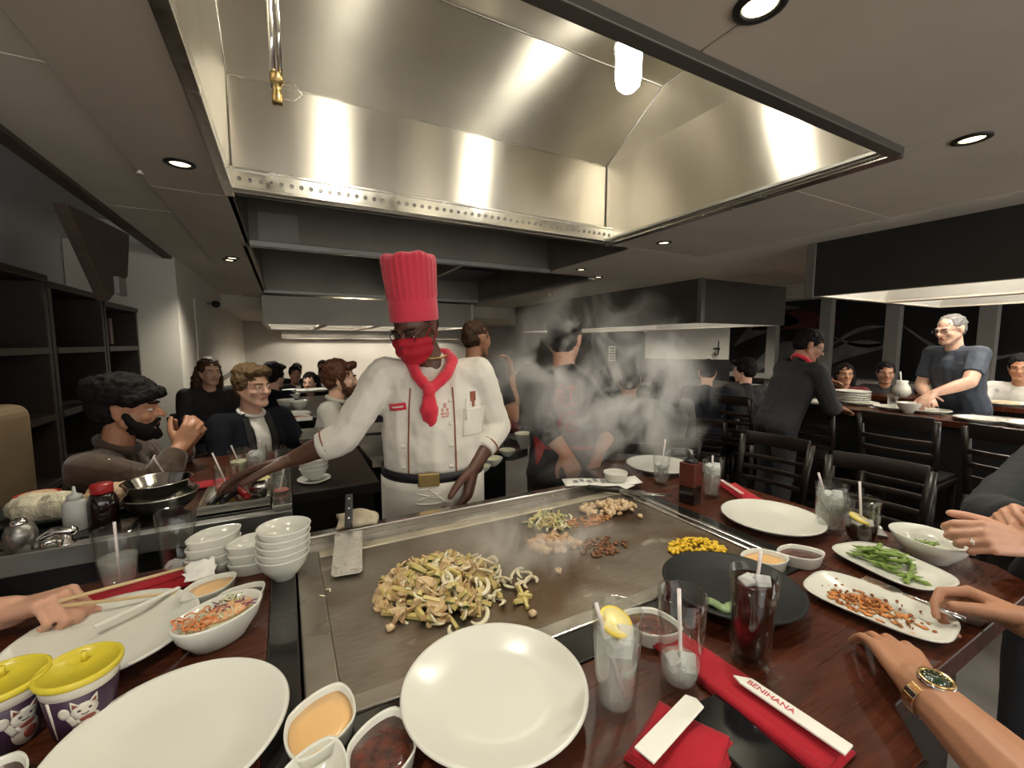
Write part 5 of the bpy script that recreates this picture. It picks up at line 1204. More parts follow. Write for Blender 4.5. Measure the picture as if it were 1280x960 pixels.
b = MB(); b.tube([WT['neck']+WT['r']*.068*math.cos(a)+WT['tf']*.070*math.sin(a)+WT['u']*(.012-.030*math.sin(a)) for a in [R(18*i) for i in range(20)]], .020, 8, closed=True); b.chain([WT['neck']+WT['tf']*.085-WT['u']*.02, WT['neck']+WT['tf']*.12-WT['u']*.10], [.022,.014])
WT['finish'](fuse('scarf', b, K['scarfred'], WT['root'], .009, 2, .01, .04))
for k in (-1, 1): WT['finish'](build('glasses_frame', MB().tube([WT['hp'](k*(.034+.024*math.cos(a)), .098, .004+.016*math.sin(a)) for a in [R(30*i) for i in range(12)]], .0024, 6, closed=True).tube([WT['hp'](k*.058,.09,.006), WT['hp'](k*.080,-.02,.01)], .0024, 6), K['black'], WT['root']))
t = thing('folded_cloth', 'shiny maroon folder held by the waiter over the right table', 'folder', atw(1034, 488, 3.45), R(20))
build('cover', MB().box((0,0,0), (.30,.05,.19)), K['maroon'], t, bevel=.012); build('fold', MB().box((0,.03,.0), (.28,.02,.17)), K['maroon'], t, bevel=.006)
person('smiling woman in maroon patterned top seated at far right table', atw(1056, 468, 4.7), 245, (232, 3, 0), 4, .98, 'skin_tan', 'maroon', 'denim', 'hair_black', 'long', True, vox=.010)
person('man in dark clothes in shadow beside the grey post', atw(1107, 466, 4.7), 250, (240, 8, 0), 4, 1.0, 'skin_olive', 'blackcloth', 'denim', 'hair_black', 'short', True, vox=.011)
CK = person('cook with grey cropped hair and glasses bending at right griddle', atw(1188, 412, 3.55), 295, (292, 14, 0), 14, 1.05, 'skin_pale', 'bluegrey', 'blackcloth', 'hair_grey', 'cropped', False, lw=atw(1166, 492, 3.35), lelb=atw(1212, 478, 3.3), rw=atw(1158, 494, 3.6), lh=dict(d=(-.8,.1,-.4), n=(0,0,-1)), sleeve=.36, sleeve_l=.36, vox=.0085)
for k in (-1, 1): CK['finish'](build('glasses_frame', MB().tube([CK['hp'](k*(.034+.024*math.cos(a)), .098, .004+.016*math.sin(a)) for a in [R(30*i) for i in range(12)]], .0022, 6, closed=True).tube([CK['hp'](k*.058,.09,.006), CK['hp'](k*.080,-.02,.01)], .0022, 6), K['black'], CK['root']))
person('man in white shirt seated at the right edge of the frame', atw(1276, 460, 3.9), 270, (262, 8, 0), 4, 1.0, 'skin_tan', 'whiteshirt', 'denim', 'hair_black', 'short', True, rw=atw(1236, 508, 3.9), vox=.010)
# ---- three near diners whose hands reach into the frame
lw_ = atw(1150, 858, .615); lt_ = atw(1088, 768, .78)
le_ = atw(1268, 972, .49); le_ = lw_+(le_-lw_).normalized()*.25
rw_ = atw(1276, 776, .80)
NC = person('near right diner with gold watch and fork, arms reaching over leftovers', (.93, -.30, 1.42), 8, (5, 25, 0), 10, 1.0, 'skin_tan', 'blackcloth', 'blackcloth', 'hair_brown', 'short', True, lw=lw_, lelb=le_, rw=rw_, relb=(1.22, -.06, .94),
       lh=dict(d=lt_-lw_, n=(.12,.22,-1), curl=(16,24,14), spread=6, s=.98, thumb=(.55,.70,.5)), rh=dict(d=atw(1180, 736, .85)-rw_, n=(-.6,-.3,-.7), curls=[(30,46,22),(52,62,30),(60,66,32),(62,68,32)], s=1.04, thumb=(.85,.40,.42), spread=2), sleeve=.40, vox=.0034, face=True, legs_on=True, disp=.01)
S, E, W = NC['arms'][-1]; d = (W-E).normalized(); nrm = V((0,0,1)); nrm = (nrm-d*nrm.dot(d)).normalized(); l_ = d.cross(nrm)
t = thing('wristwatch', 'two-tone steel and gold watch with green dial on the near wrist', 'watch', W-d*.022)
wb = M((l_, d, nrm)).transposed()
for i in range(22):
    a = 2*math.pi*i/22+.14
    if 50 < math.degrees(a) % 360 < 130: continue
    rm = wb @ Euler((0, R(90)-a, 0)).to_matrix()
    build('bracelet_link', MB().box(wb @ V((.0335*math.cos(a), 0, .0265*math.sin(a)-.002)), (.0088,.018,.0035), rm), K['chrome'] if i % 2 else K['gold'], t, bevel=.0008)
rot = wb
build('case', MB().lathe([(0,.0235),(.019,.0235),(.0205,.026),(.0205,.031),(.019,.0325),(.0175,.0322),(0,.0322)], 36, rot=rot), K['chrome'], t)
build('bezel', MB().lathe([(.0155,.0322),(.0165,.0345),(.0195,.0338),(.0200,.0322)], 36, rot=rot), K['gold'], t)
dl = build('dial', MB().lathe([(0,.0326),(.0156,.0326),(.0156,.0330),(0,.0330)], 32, rot=rot), K['green_dial'], t)
for i in range(12):
    a = 2*math.pi*i/12; build('hour_mark', MB().ell(rot @ V((.0125*math.cos(a), .0125*math.sin(a), .0332)), (.0013,.0013,.0006), rot, 8), K['chrome'], dl)
for a, L in ((.6, .007), (2.3, .011)): build('hand', MB().tube([rot @ V((0,0,.0336)), rot @ V((L*math.cos(a), L*math.sin(a), .0336))], .0006, 6), K['chrome'], dl)
ra, rb_ = NC['arms'][1][1], NC['arms'][1][2]; d = (rb_-ra).normalized(); a_ = d.orthogonal().normalized(); b_ = d.cross(a_)
for k, off in enumerate((.030, .052)):
    c = rb_-d*off
    t = thing('bracelet', ['thin gold bracelet on the fork wrist, nearer the hand', 'thin gold bracelet on the fork wrist, nearer the elbow'][k], 'bracelet', c, 0, 'gold bracelets')
    build('chain', MB().tube([(a_*math.cos(q)+b_*math.sin(q))*(.031+.002*k) for q in [R(15*i) for i in range(24)]], .0016, 6, closed=True), K['gold'], t)
    build('charm', MB().ell(-(a_*.030), (.004,.004,.004), None, 8), K['chrome'], t)
# fork in the right hand
tp_ = NC['arms']['1']; g_ = tp_[0]*.5+tp_[4]*.5; fb = atw(1100, 730, .885); fa = g_-(fb-g_).normalized()*.028; d = (fb-fa).normalized(); L = (fb-fa).length; sidev = d.cross(Z).normalized(); upv = sidev.cross(d)
t = thing('dinner_fork', 'steel dinner fork held over the edamame by near right diner', 'fork', fa)
build('handle', MB().tube([(0,0,0), d*L*.45, d*L*.72], [.0055,.004,.0028], 10), K['chrome'], t)
fbm = M((sidev, d, upv)).transposed()
build('fork_head', MB().prism([(-.003,L*.70),(.003,L*.70),(.012,L*.82),(.012,L*.88),(-.012,L*.88),(-.012,L*.82)], -.0012, .0012, fr=lambda p: fbm @ p), K['chrome'], t)
for x in (-.0102,-.0034,.0034,.0102): build('tine', MB().box(fbm @ V((x, L*.88+.021, 0)), (.0034,.044,.0022), fbm), K['chrome'], t)
# the second right diner: two hands holding a pod
pw = atw(1280, 680, .95); uw = atw(1284, 652, 1.03)
NB = person('right diner in slate sleeves holding an edamame pod, ring on finger', (2.30, .16, 1.43), 280, (280, 12, 0), 12, 1.05, 'skin_light', 'greysleeve', 'denim', 'hair_brown', 'long', True, lw=pw, lelb=(1.84, .10, .95), rw=uw, relb=(1.88, .44, .94),
       lh=dict(d=atw(1214, 668, .95)-pw, n=(.2,.8,-.5), curls=[(40,58,30),(52,64,34),(58,66,34),(60,66,34)], s=.98, thumb=(.72,.55,.35), spread=3), rh=dict(d=atw(1226, 634, 1.0)-uw, n=(.1,-.75,-.6), curls=[(42,52,25),(56,62,30),(62,64,30),(64,66,30)], s=.95, thumb=(.75,.5,.4)), sleeve=.88, vox=.0036, disp=.012)
o = link(bpy.data.objects.new('edamame_pod', K['_pods'][1]), None, NB['arms']['1'][0]*.5+NB['arms']['1'][4]*.5, (.4, .2, 2.4)); o.scale = (1.1,)*3; tag(o, 'edamame pod held between the fingers of right diner', 'vegetable')
kt = NB['arms'][-1]
p_, d_, r_0 = NB['arms']['m-1'][2]
t = thing('finger_ring', 'silver ring with pale stone on the right diner finger', 'ring', p_)
build('band', (lambda a_, b_: MB().tube([(a_*math.cos(q)+b_*math.sin(q))*.0112 for q in [R(20*i) for i in range(18)]], .0014, 6, closed=True))(d_.orthogonal().normalized(), d_.cross(d_.orthogonal().normalized())), K['chrome'], t); build('stone', MB().ell((lambda q: q.normalized()*.0125)((CP-p_)-d_*d_.dot(CP-p_)), (.004,.004,.004), None, 8), K['paper'], t)
# the left diner with chopsticks
cw = atw(16, 764, .80)
ND = person('left diner with bare forearm holding wooden chopsticks over plate', (-1.02, 1.28, 1.44), 98, (98, 14, 0), 8, 1.0, 'skin_light', 'blackcloth', 'denim', 'hair_brown', 'short', True, rw=cw, relb=cw+V((-.24, .02, -.005)), lw=(-.70, 1.42, .80),
       rh=dict(d=atw(86, 742, .80)-cw, n=(.25,-.2,-.9), curls=[(62,66,30),(72,70,36),(76,72,36),(78,72,36)], s=1.0, thumb=(.8,.4,.6), spread=2), sleeve=.40, vox=.0036, disp=.012)
c0 = atw(72, 752, .79); c1 = at(257, 703, T+.034); c2 = at(232, 739, T+.022)
for k, (a, e, lab) in enumerate([(c0, c1, 'upper wooden chopstick resting its tip by the crumpled wrapper'), (c0-V((0,0,.010)), c2, 'lower wooden chopstick pointing across the white plate rim')]):
    t = thing('chopstick', lab, 'chopstick', a, 0, 'chopsticks of the left diner')
    build('stick', MB().tube([(0,0,0), (e-a)*.9, e-a], [.0038,.0030,.0026], 8), K['bamboo'], t); build('sharp_end', MB().cap((e-a)*.985, .0027, e-a, .002, 8), K['bamboo'], t)
t = thing('paper_sleeve', 'white paper sleeve under chopsticks on the left red napkin', 'paper', at(175, 757, T+.030), R(38))
build('sheet', MB().box((0,0,.0), (.14,.010,.003)), K['paper'], t, bevel=.001)
# ------------------------------------------------------------------ neighbouring tables
def slab(t, out, m, nm, z0=T-.045, z1=T, bev=.004): return build(nm, MB().prism(out, z0, z1), K[m], t, bevel=bev)
t = thing('teppan_table', 'left neighbouring griddle table with steel rail and dark wood wing', 'table')
slab(t, [(-1.45,1.585),(-.062,1.585),(-.062,2.02),(-1.45,2.02)], 'blackstone', 'top')
slab(t, [(-.42,2.021),(-.062,2.021),(-.062,2.46),(-.42,2.46)], 'tablewood', 'top')
slab(t, [(.002,1.70),(.31,1.70),(.31,2.46),(.002,2.46)], 'darkwood', 'wooden_wing')
build('steel_rail', MB().bx(-1.45, .0, 1.51, 1.545, T-.05, T+.008).bx(-1.45, .0, 1.546, 1.584, T-.05, T-.004), K['steel_dull'], t, bevel=.003)
build('steel_rail', MB().bx(-.061, .0, 1.586, 2.46, T-.05, T+.006), K['steel'], t, bevel=.003)
build('body', MB().bx(-1.40, -.03, 1.54, 1.98, .1, T-.051).bx(-.03, .29, 1.74, 2.4, .1, T-.046).bx(-.38, -.03, 1.99, 2.42, .1, T-.046), K['black'], t)
t = thing('teppan_table', 'black topped table right behind the chef with small bowls', 'table')
slab(t, [(.33,2.02),(1.0,1.86),(1.10,1.90),(1.14,2.0),(1.10,2.5),(.33,2.62)], 'blackstone', 'top')
build('steel_rail', MB().bx(.33, .56, 2.0, 2.06, T-.03, T+.01), K['steel'], t, bevel=.003)
build('body', MB().prism([(.38,2.06),(1.0,1.96),(1.05,2.45),(.38,2.55)], .1, T-.046), K['black'], t)
t = thing('serving_counter', 'stainless steel counter beside the grey shirted man', 'counter')
build('top', MB().bx(.05, .62, 2.70, 3.02, T-.03, T+.0), K['steel'], t, bevel=.004); build('body', MB().bx(.07, .60, 2.72, 3.0, .1, T-.031), K['steel_dull'], t)
def Q(px, py, dz=0, z=T): v = at(px, py, z); return (v.x, v.y, T+dz)
# tray with knives at the corner of the left griddle
c = Q(315, 628)
t = thing('utensil_tray', 'shallow steel tray set in the left griddle corner holding knives', 'tray', (-.165, 1.72, T), 0)
build('pan', MB().bx(-.10,.10,-.115,-.105,0,.03).bx(-.10,.10,.105,.115,0,.03).bx(-.10,-.09,-.105,.105,0,.03).bx(.09,.10,-.105,.105,0,.03).bx(-.10,.10,-.115,.115,-.0,.004), K['steel'], t)
for i, (x, y, a, m_, lab) in enumerate([(-.055,-.03,75,'black','black knife handle at left of utensil tray'), (-.02,-.02,70,'black','black knife handle in the middle of utensil tray'), (.015,-.01,110,'capred','red knife handle leaning in the utensil tray')]):
    k = thing('knife', lab, 'knife', (-.165+x, 1.72+y, T+.012), R(a)); build('handle', MB().cap((-.05,0,.012), .011, (.05,0,.020), .013), K[m_], k); build('blade', MB().box((.09,0,.018), (.08,.018,.002)), K['steel'], k)
t = thing('condiment_tub', 'small steel tub filled with yellow butter beside knife tray', 'tub', (-.100, 1.735, T+.005))
build('tub', MB().lathe([(0,0),(.032,0),(.038,.06),(.036,.06),(.031,.004),(0,.004)], 28), K['steel'], t); build('butter', MB().lathe([(0,.064),(.030,.062),(.0355,.056),(.0355,.050),(0,.050)], 24), K['lemonflesh'], t)
t = thing('drinking_glass', 'pink iced drink with straw and lemon slice at the left griddle', 'glass', Q(284, 622, 0))
build('tumbler', MB().lathe([(0,0),(.032,0),(.042,.115),(.0405,.115),(.031,.012),(0,.012)], 32), K['glass'], t); build('drink', MB().lathe([(0,.013),(.0305,.013),(.034,.05),(0,.05)], 28), K['pinkdrink'], t)
build('straw', MB().tube([(.01,0,.02),(-.035,.0,.165)], .003, 8), K['straw'], t); build('lemon_slice', MB().lathe([(0,-.003),(.028,-.003),(.028,.003),(0,.003)], 24, c=(.0,-.032,.022), rot=Euler((R(80),0,0)).to_matrix()), K['lemon'], t)
t = thing('cloth_napkin', 'red napkin behind the pink drink on the left griddle', 'napkin', Q(275, 604), .2); cloth('cloth', t, .20, .09, .010, seed=21)
glass('cloudy lemonade glass with straw before the navy suit', Q(301, 597), .115, .040, .032, .62, 'lemonade', (-.02,.0,.3), None, 0)
glass('tall iced water glass beside the lemonade', Q(322, 599), .135, .040, .032, .8, 'water', (.012,0,.3), None, 6)
glass('nearly empty glass behind chef fingers on the left table', Q(347, 594), .115, .038, .030, .3, 'water', None, None, 3)
glass('small empty glass at the right corner of the left griddle', Q(352, 618), .085, .034, .028, .2, 'pinkdrink', (.01,0,.3), None, 0)
# bowls, bottles and food on the left table
def lathe_thing(name, label, cat, loc, prof, m, pn='dish', n=36, group=None, rz=0):
    t = thing(name, label, cat, loc, rz, group); build(pn, MB().lathe(prof, n), K[m], t); return t
SB = [(0,0),(.05,0),(.085,.03),(.098,.062),(.102,.066),(.100,.067),(.094,.062),(.08,.032),(.048,.006),(0,.005)]
c = Q(203, 640)
lathe_thing('mixing_bowl', 'lower stainless mixing bowl with black rimmed bowl on it', 'bowl', c, SB, 'steel')
lathe_thing('mixing_bowl', 'upper stainless mixing bowl resting in the lower one', 'bowl', (c[0]-.012, c[1]+.03, T+.048), [(r_*.92, z_*.8) for r_, z_ in SB], 'chrome')
t = thing('squeeze_bottle', 'frosted white squeeze bottle beside the red capped bottle', 'bottle', Q(97, 661))
build('body', MB().lathe([(0,0),(.027,0),(.029,.004),(.029,.075),(.022,.088),(.016,.090),(0,.090)], 24), K['squeeze'], t); build('nozzle', MB().lathe([(.018,.089),(.017,.102),(.005,.108),(.003,.128),(0,.128)], 16), K['squeeze'], t)
t = thing('sauce_bottle', 'dark sauce bottle with red screw cap on the left table', 'bottle', Q(131, 655))
build('body', MB().lathe([(0,0),(.034,0),(.036,.005),(.036,.07),(.030,.09),(.024,.098),(0,.098)], 24), K['soy'], t); build('cap', MB().lathe([(0,.0985),(.026,.0985),(.027,.101),(.027,.122),(.025,.125),(0,.125)], 24), K['capred'], t)
t = thing('tap', 'chrome tap knob on the steel rail of the left table', 'tap', Q(84, 683))
build('base', MB().lathe([(0,0),(.020,0),(.018,.012),(.012,.020),(.012,.04),(0,.042)], 20), K['chrome'], t); build('lever', MB().chain([(.012,0,.042), (-.02,0,.046), (-.05,0,.030)], [.013,.012,.009]), K['chrome'], t); build('spout', MB().tube([(-.01,0,.02),(-.035,-.008,.022),(-.046,-.01,.010)], .008, 10), K['chrome'], t)
t = thing('shaker', 'small round dark shaker with shiny dome at far left', 'shaker', Q(28, 690))
build('body', MB().lathe([(0,0),(.03,0),(.032,.05),(.026,.07),(0,.085)], 24), K['steel_dull'], t); build('dome', MB().ell((0,0,.078), (.018,.018,.014)), K['chrome'], t)
pl = thing('serving_platter', 'long black platter of white and fried rice at left', 'platter', (-.66, 1.82, T), R(6))
build('dish', MB().lathe([(0,0),(.85,0),(1,.016),(.98,.02),(.84,.008),(0,.008)], 40, fn=lens(3, .30, .10)), K['black_china'], pl)
def lump(name, c, rad, m, parent, seed):
    b = MB(); r2 = random.Random(seed)
    for k in range(12): b.ell((c[0]+r2.uniform(-1,1)*rad[0]*.6, c[1]+r2.uniform(-1,1)*rad[1]*.6, c[2]+r2.uniform(0,.4)*rad[2]), (rad[0]*.5, rad[1]*.55, rad[2]*.7), None, 10)
    o = fuse(name, b, K[m], parent, .006, 2, .012, .02); tag(o, kind='stuff'); return o
lump('white_rice', (-.01,.0,.025), (.10,.06,.055), 'rice', pl, 1); lump('fried_rice', (.16,.02,.025), (.10,.055,.055), 'frice', pl, 2)
t = lathe_thing('sauce_bowl', 'small red bowl at the left end of rice platter', 'bowl', Q(48, 628), [(0,0),(.035,0),(.058,.03),(.055,.03),(.034,.005),(0,.005)], 'capred')
build('filling', MB().ell((0,0,.026), (.05,.05,.012)), K['frice'], t)
for i, (px, py, lab) in enumerate([(120, 612, 'dark drink glass with straw behind the white rice'), (178, 606, 'dark drink glass with leaning straw behind fried rice'), (206, 604, 'small clear glass beside the mixing bowls')]):
    glass(lab, Q(px, py, 0), .085, .030, .026, .5, 'soy' if i < 2 else 'water', (.03, .0, .5) if i < 2 else (-.02,0,.4), None, 0)
# bowl stack behind the chef arm
c = Q(393, 602)
lathe_thing('saucer', 'round white saucer under the bowl behind chef forearm', 'saucer', c, [(0,0),(.035,0),(.062,.014),(.060,.016),(.03,.006),(0,.006)], 'white_china')
for i in range(3): lathe_thing('soup_bowl', ['lower white bowl on saucer behind chef forearm', 'middle white bowl on saucer behind chef forearm', 'upper white bowl on saucer behind chef forearm'][i], 'bowl', (c[0], c[1], T+.008+.018*i), [(r_*.95, z_*.85) for r_, z_ in BOWL], 'white_china', group='bowls behind the chef forearm')
t = thing('spoon', 'white soup spoon lying on the bowl stack behind forearm', 'spoon', (c[0], c[1], T+.100)); build('handle', MB().tube([(-.05,0,0),(.03,0,.004)], .004, 8), K['white_china'], t); build('scoop', MB().ell((.045,0,.004), (.02,.013,.006)), K['white_china'], t)
for i, (px, py, s_, lab) in enumerate([(616, 578, 1.0, 'small white bowl on black table by the chef elbow'), (634, 566, .9, 'white dish behind the small bowl by chef elbow'), (603, 586, .8, 'low white dish at the chef cuff'), (655, 556, 1.1, 'pale grey pot with food beside the red pocket napkin')]):
    t = lathe_thing('side_bowl', lab, 'bowl', Q(px, py+4), [(r_*s_*.8, z_*s_*(.6 if i != 3 else 1.2)) for r_, z_ in BOWL], 'white_china')
    build('contents', MB().ell((0,0,.030*s_*(1 if i != 3 else 2)), (.035*s_, .035*s_, .010)), K['saladpale'], t)
v = Q(640, 545)
t = thing('salad_bowl', 'glass bowl of purple cabbage salad behind the chef elbow', 'bowl', v); build('dish', MB().lathe(BOWL, 32), K['glass'], t); build('cabbage', MB().ell((0,0,.05), (.05,.05,.035)), K['maroon'], t)
v = Q(655, 520)
# far left table with bowls
def simple_table(label, x0, x1, y0, y1, z=T, m='darkwood'):
    t = thing('dining_table', label, 'table', ((x0+x1)/2, (y0+y1)/2, 0)); hx, hy = (x1-x0)/2, (y1-y0)/2
    build('top', MB().bx(-hx, hx, -hy, hy, z-.04, z), K[m], t, bevel=.006); build('pedestal', MB().bx(-hx*.6, hx*.6, -hy*.6, hy*.6, .05, z-.041), K['black'], t); build('foot', MB().bx(-hx*.7, hx*.7, -hy*.7, hy*.7, 0, .05), K['black'], t)
    return t
simple_table('dark table between blond man and far diners', -.05, .50, 3.45, 4.9)
for i, (px, py, lab) in enumerate([(358, 512, 'near white bowl on the far left table'), (374, 514, 'white cup right of near bowl on far left table'), (366, 503, 'white bowl further along the far left table'), (362, 497, 'farthest white bowl on the far left table')]):
    lathe_thing('soup_bowl', lab, 'bowl', Q(px, py), [(r_*1.2, z_*1.4) for r_, z_ in BOWL], 'white_china')
lathe_thing('dinner_plate', 'white plate on the far left table in front of bowls', 'plate', Q(364, 521), PLATE, 'white_china')
t = thing('serving_tray', 'red lacquer tray at the near end of far left table', 'tray', Q(360, 526), .1); build('base', MB().bx(-.14,.14,-.05,.05,0,.015), K['capred'], t, bevel=.004); build('rim', MB().bx(-.15,.15,-.06,-.05,0,.025).bx(-.15,.15,.05,.06,0,.025), K['paper'], t)
simple_table('far left dining table in front of woman in black', .1, 1.5, 5.6, 6.3)
for i, (px, py, lab) in enumerate([(383, 490, 'white plate before the woman in black'), (398, 489, 'white dish right of woman in black')]): lathe_thing('dinner_plate', lab, 'plate', Q(px, py), PLATE, 'white_china', group='plates at the far left table')
simple_table('far table beyond the raised arm with bright plates', 2.6, 4.2, 6.4, 7.2)
for i, px in enumerate((648, 660, 672)): lathe_thing('dinner_plate', ['white plate left on the table past the raised arm', 'white plate in the middle past the raised arm', 'white plate right on the table past the raised arm'][i], 'plate', (2.85+.4*i, 6.7, T), PLATE, 'white_china', group='plates past the raised arm')
simple_table('dark table of the two young men by white partition', 4.15, 5.7, 3.25, 4.5)
for i, (px, py, lab) in enumerate([(855, 487, 'white plate at left of the young men table'), (868, 489, 'small white dish at the hands of young man'), (948, 484, 'white plate at right of the young men table')]): lathe_thing('dinner_plate', lab, 'plate', Q(px, py), [(r_*.8, z_) for r_, z_ in PLATE], 'white_china')
# right griddle table
t = thing('teppan_table', 'right griddle table set with a row of white plates', 'table')
slab(t, [(4.12,-1.0),(4.42,-1.0),(4.42,2.9),(4.12,2.9)], 'tablewood', 'wooden_wing'); slab(t, [(5.45,-.8),(6.1,-.8),(6.1,2.9),(5.45,2.9)], 'tablewood', 'wooden_wing'); slab(t, [(4.70,2.3),(5.44,2.3),(5.44,2.9),(4.70,2.9)], 'tablewood', 'wooden_wing')
build('griddle_plate', MB().bx(4.43, 4.69, -1.0, 2.9, T-.04, T+.004), K['steel'], t, bevel=.004); build('body', MB().bx(4.2, 4.66, -.9, 2.8, .1, T-.046).bx(5.5, 6.0, -.7, 2.8, .1, T-.046), K['black'], t)
rp = [(1013, 504, 'white plate at the waiter hand on right table'), (1075, 506, 'white plate right of the plate stack on right table'), (1118, 512, 'white plate beside the white bowl on right table'), (1160, 516, 'white plate before the cook on right table'), (1225, 527, 'large white plate near right end of the right table'), (1284, 533, 'white plate cut by the right frame edge')]
for px, py, lab in rp: lathe_thing('dinner_plate', lab, 'plate', Q(px, py), PLATE, 'white_china', group='plates along the right table')
for i in range(5): lathe_thing('dinner_plate', ['lowest plate of the stack on right table', 'second plate of the stack on right table', 'third plate of the stack on right table', 'fourth plate of the stack on right table', 'top plate of the stack on right table'][i], 'plate', (4.57, 1.98, T+.005+.021*i), PLATE, 'white_china', group='plate stack on the right table')
lathe_thing('soup_bowl', 'white bowl near the edge of the right table', 'bowl', Q(1135, 516), [(r_*1.4, z_*1.35) for r_, z_ in BOWL], 'white_china')
lathe_thing('soup_bowl', 'low white dish before the cook at right table', 'bowl', Q(1163, 517), [(r_*1.1, z_*.5) for r_, z_ in BOWL], 'white_china')
glass('clear glass beside plate stack on right table', Q(1115, 510), .12, .04, .03, .4, 'water')
t = thing('pitcher', 'white spouted pitcher standing on the right griddle', 'pitcher', (5.55, 1.98, T))
build('body', MB().lathe([(0,0),(.05,0),(.08,.05),(.07,.10),(.045,.14),(.05,.17),(.045,.17),(0,.15)], 28), K['white_china'], t); build('handle', MB().tube([(.05,0,.15),(.10,0,.13),(.10,0,.08),(.07,0,.06)], .008, 8), K['white_china'], t); build('spoon_handle', MB().tube([(-.02,0,.14),(-.06,0,.26)], .008, 8), K['paper'], t)
t = thing('sauce_bottle', 'tall dark bottle standing behind the cook hands', 'bottle', (5.60, 1.62, T)); build('body', MB().lathe([(0,0),(.04,0),(.042,.10),(.018,.15),(.016,.20),(0,.20)], 24), K['soy'], t); build('cap', MB().lathe([(0,.2),(.019,.2),(.019,.225),(0,.228)], 16), K['black'], t)
t = lathe_thing('dinner_plate', 'wide plate of food in front of man in white shirt', 'plate', (5.62, 1.28, T), [(r_*1.3, z_) for r_, z_ in PLATE], 'white_china'); build('food', MB().ell((0,0,.02), (.09,.09,.02)), K['frice'], t)
# ---- dark wooden chairs
def make_chair(label):
    t = thing('dining_chair', label, 'chair'); sz = .62; w_ = .21
    build('seat', MB().bx(-w_, w_, -.20, .21, sz-.05, sz-.012), K['darkwood'], t, bevel=.008); build('seat_pad', MB().bx(-w_+.015, w_-.015, -.18, .20, sz-.011, sz+.02), K['black'], t, bevel=.014)
    for k in (-1, 1):
        build('leg', MB().box((k*(w_-.02), .185, (sz-.05)/2), (.04,.04,sz-.05)), K['darkwood'], t, bevel=.005)
        build('leg', MB().tube([(k*(w_-.02),-.205,0),(k*(w_-.02),-.185,sz*.6),(k*(w_-.02),-.19,sz)], .022, 8), K['darkwood'], t)
        build('back_post', MB().tube([(k*(w_-.02),-.19,sz),(k*(w_-.015),-.225,sz+.25),(k*(w_-.01),-.265,sz+.46)], .021, 8), K['darkwood'], t)
        build('side_stretcher', MB().bx(k*(w_-.02)-.012, k*(w_-.02)+.012, -.17, .17, .26, .29), K['darkwood'], t)
    build('footrest', MB().bx(-w_+.03, w_-.03, .175, .2, .20, .235), K['darkwood'], t)
    for z, h in ((.10,.035), (.19,.035), (.28,.035), (.39,.10)):
        y = -.20-.145*z
        build('slat' if z < .35 else 'top_rail', MB().grid(lambda a, q: (-w_+.02+2*(w_-.02)*a, y-.028*math.sin(math.pi*a)-.15*h*q, sz+z+h*q), 10, 2), K['darkwood'], t, solid=.018, bevel=.003)
    return t
spots = [(2.36, .96, 100, 'empty dark wooden chair at right side of the near table'), (2.44, 1.54, 95, 'empty dark wooden chair by the far right corner of near table'),
         (3.86, 2.52, -90, 'dark ladder-back chair behind the waiter at right table'), (3.86, 1.88, -90, 'dark ladder-back chair just right of the waiter'), (3.84, 1.30, -88, 'dark ladder-back chair in the middle of right table row'), (3.80, .74, -92, 'dark ladder-back chair at right end of the right table row')]
ch0 = make_chair(spots[0][3]); ch0['group'] = 'dark wooden chairs'
for i, (x, y, a, lab) in enumerate(spots):
    if i == 0: ch0.location = (x, y, 0); ch0.rotation_euler = (0, 0, R(a)); ch0.scale = (1, 1, .80)
    else: dup(ch0, (x, y, 0), R(a), lab, 'dark wooden chairs', (1, 1, 0.80 if i < 2 else .90))
for Pp, hd_, lab in SEATS:
    zs = max(.4, (Pp.z-.115))/.62; f = hdg(hd_)
    dup(ch0, (Pp.x+f.x*.03, Pp.y+f.y*.03, 0), -R(hd_), 'dark wooden chair under the '+' '.join(lab.split()[:9]), 'dark wooden chairs', (1, 1, zs))
t = thing('booth_seat', 'tan vinyl booth backrest below the dark shelves at left', 'seat', (-1.06, 2.25, 0), R(-8))
build('backrest', MB().bx(-.12, .10, -.30, .25, .46, 1.22), K['tan'], t, bevel=.05, seg=4); build('cushion', MB().bx(.11, .42, -.30, .25, .34, .50), K['tan'], t, bevel=.04, seg=3); build('base', MB().bx(-.12, .42, -.29, .24, 0, .335), K['black'], t)
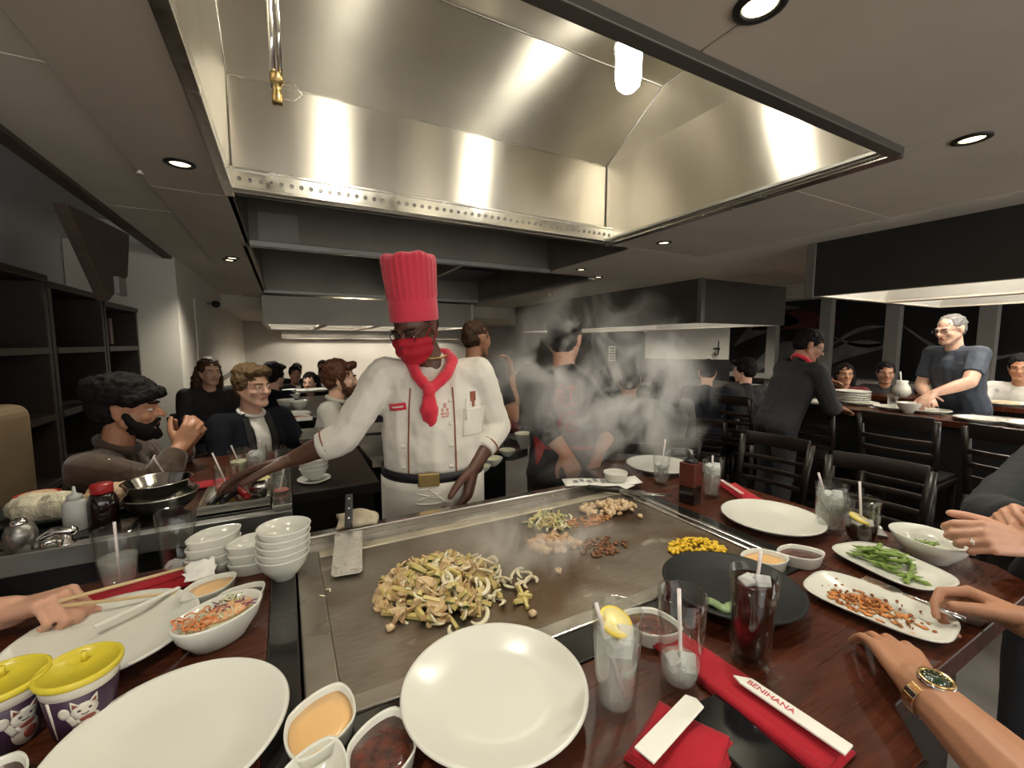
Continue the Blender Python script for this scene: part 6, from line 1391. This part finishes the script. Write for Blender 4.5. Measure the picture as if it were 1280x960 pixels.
# ------------------------------------------------------------------ steam over the griddle
def smoke_mat(rad, dens, nsc=5.2):
    m = bpy.data.materials.new('drifting_steam'); m.use_nodes = True; nt = m.node_tree; nt.nodes.remove(nt.nodes['Principled BSDF'])
    tc = _n(nt, 'ShaderNodeTexCoord'); mp = _n(nt, 'ShaderNodeMapping'); mp.inputs['Scale'].default_value = (1, 1, .85); nt.links.new(tc.outputs['Object'], mp.inputs[0])
    z = _n(nt, 'ShaderNodeTexNoise'); z.inputs['Scale'].default_value = nsc; z.inputs['Detail'].default_value = 5; z.inputs['Roughness'].default_value = .55; z.inputs['Distortion'].default_value = 1.1; nt.links.new(mp.outputs[0], z.inputs['Vector'])
    r1 = _n(nt, 'ShaderNodeMapRange'); r1.inputs[1].default_value = .48; r1.inputs[2].default_value = .63; nt.links.new(z.outputs['Fac'], r1.inputs[0])
    g = _n(nt, 'ShaderNodeTexGradient', gradient_type='SPHERICAL'); m2 = _n(nt, 'ShaderNodeMapping'); m2.inputs['Scale'].default_value = tuple(1/x for x in rad); nt.links.new(tc.outputs['Object'], m2.inputs[0]); nt.links.new(m2.outputs[0], g.inputs[0])
    pw = _n(nt, 'ShaderNodeMath', operation='MULTIPLY'); nt.links.new(r1.outputs[0], pw.inputs[0]); nt.links.new(g.outputs['Fac'], pw.inputs[1])
    ds = _n(nt, 'ShaderNodeMath', operation='MULTIPLY'); ds.inputs[1].default_value = dens; nt.links.new(pw.outputs[0], ds.inputs[0])
    sc = _n(nt, 'ShaderNodeVolumeScatter'); sc.inputs['Color'].default_value = (.97,.96,.94,1); sc.inputs['Anisotropy'].default_value = .2; nt.links.new(ds.outputs[0], sc.inputs['Density'])
    nt.links.new(sc.outputs[0], nt.nodes['Material Output'].inputs['Volume']); return m
c = atY(752, 492, 1.36)
sm = build('steam', MB().ell((0,0,0), (.52,.20,.46), None, 24), smoke_mat((.52,.20,.46), 23), None, c, (0, 0, -.35))
tag(sm, 'grey steam cloud rising off the griddle before the server', 'steam', None, 'stuff')
c = at(672, 668, T+.10)
sm = build('steam', MB().ell((0,0,0), (.20,.16,.095), None, 20), smoke_mat((.20,.16,.095), 16, 9.0), None, c)
tag(sm, 'thin low steam drifting off the right side of vegetable heap', 'steam', None, 'stuff')
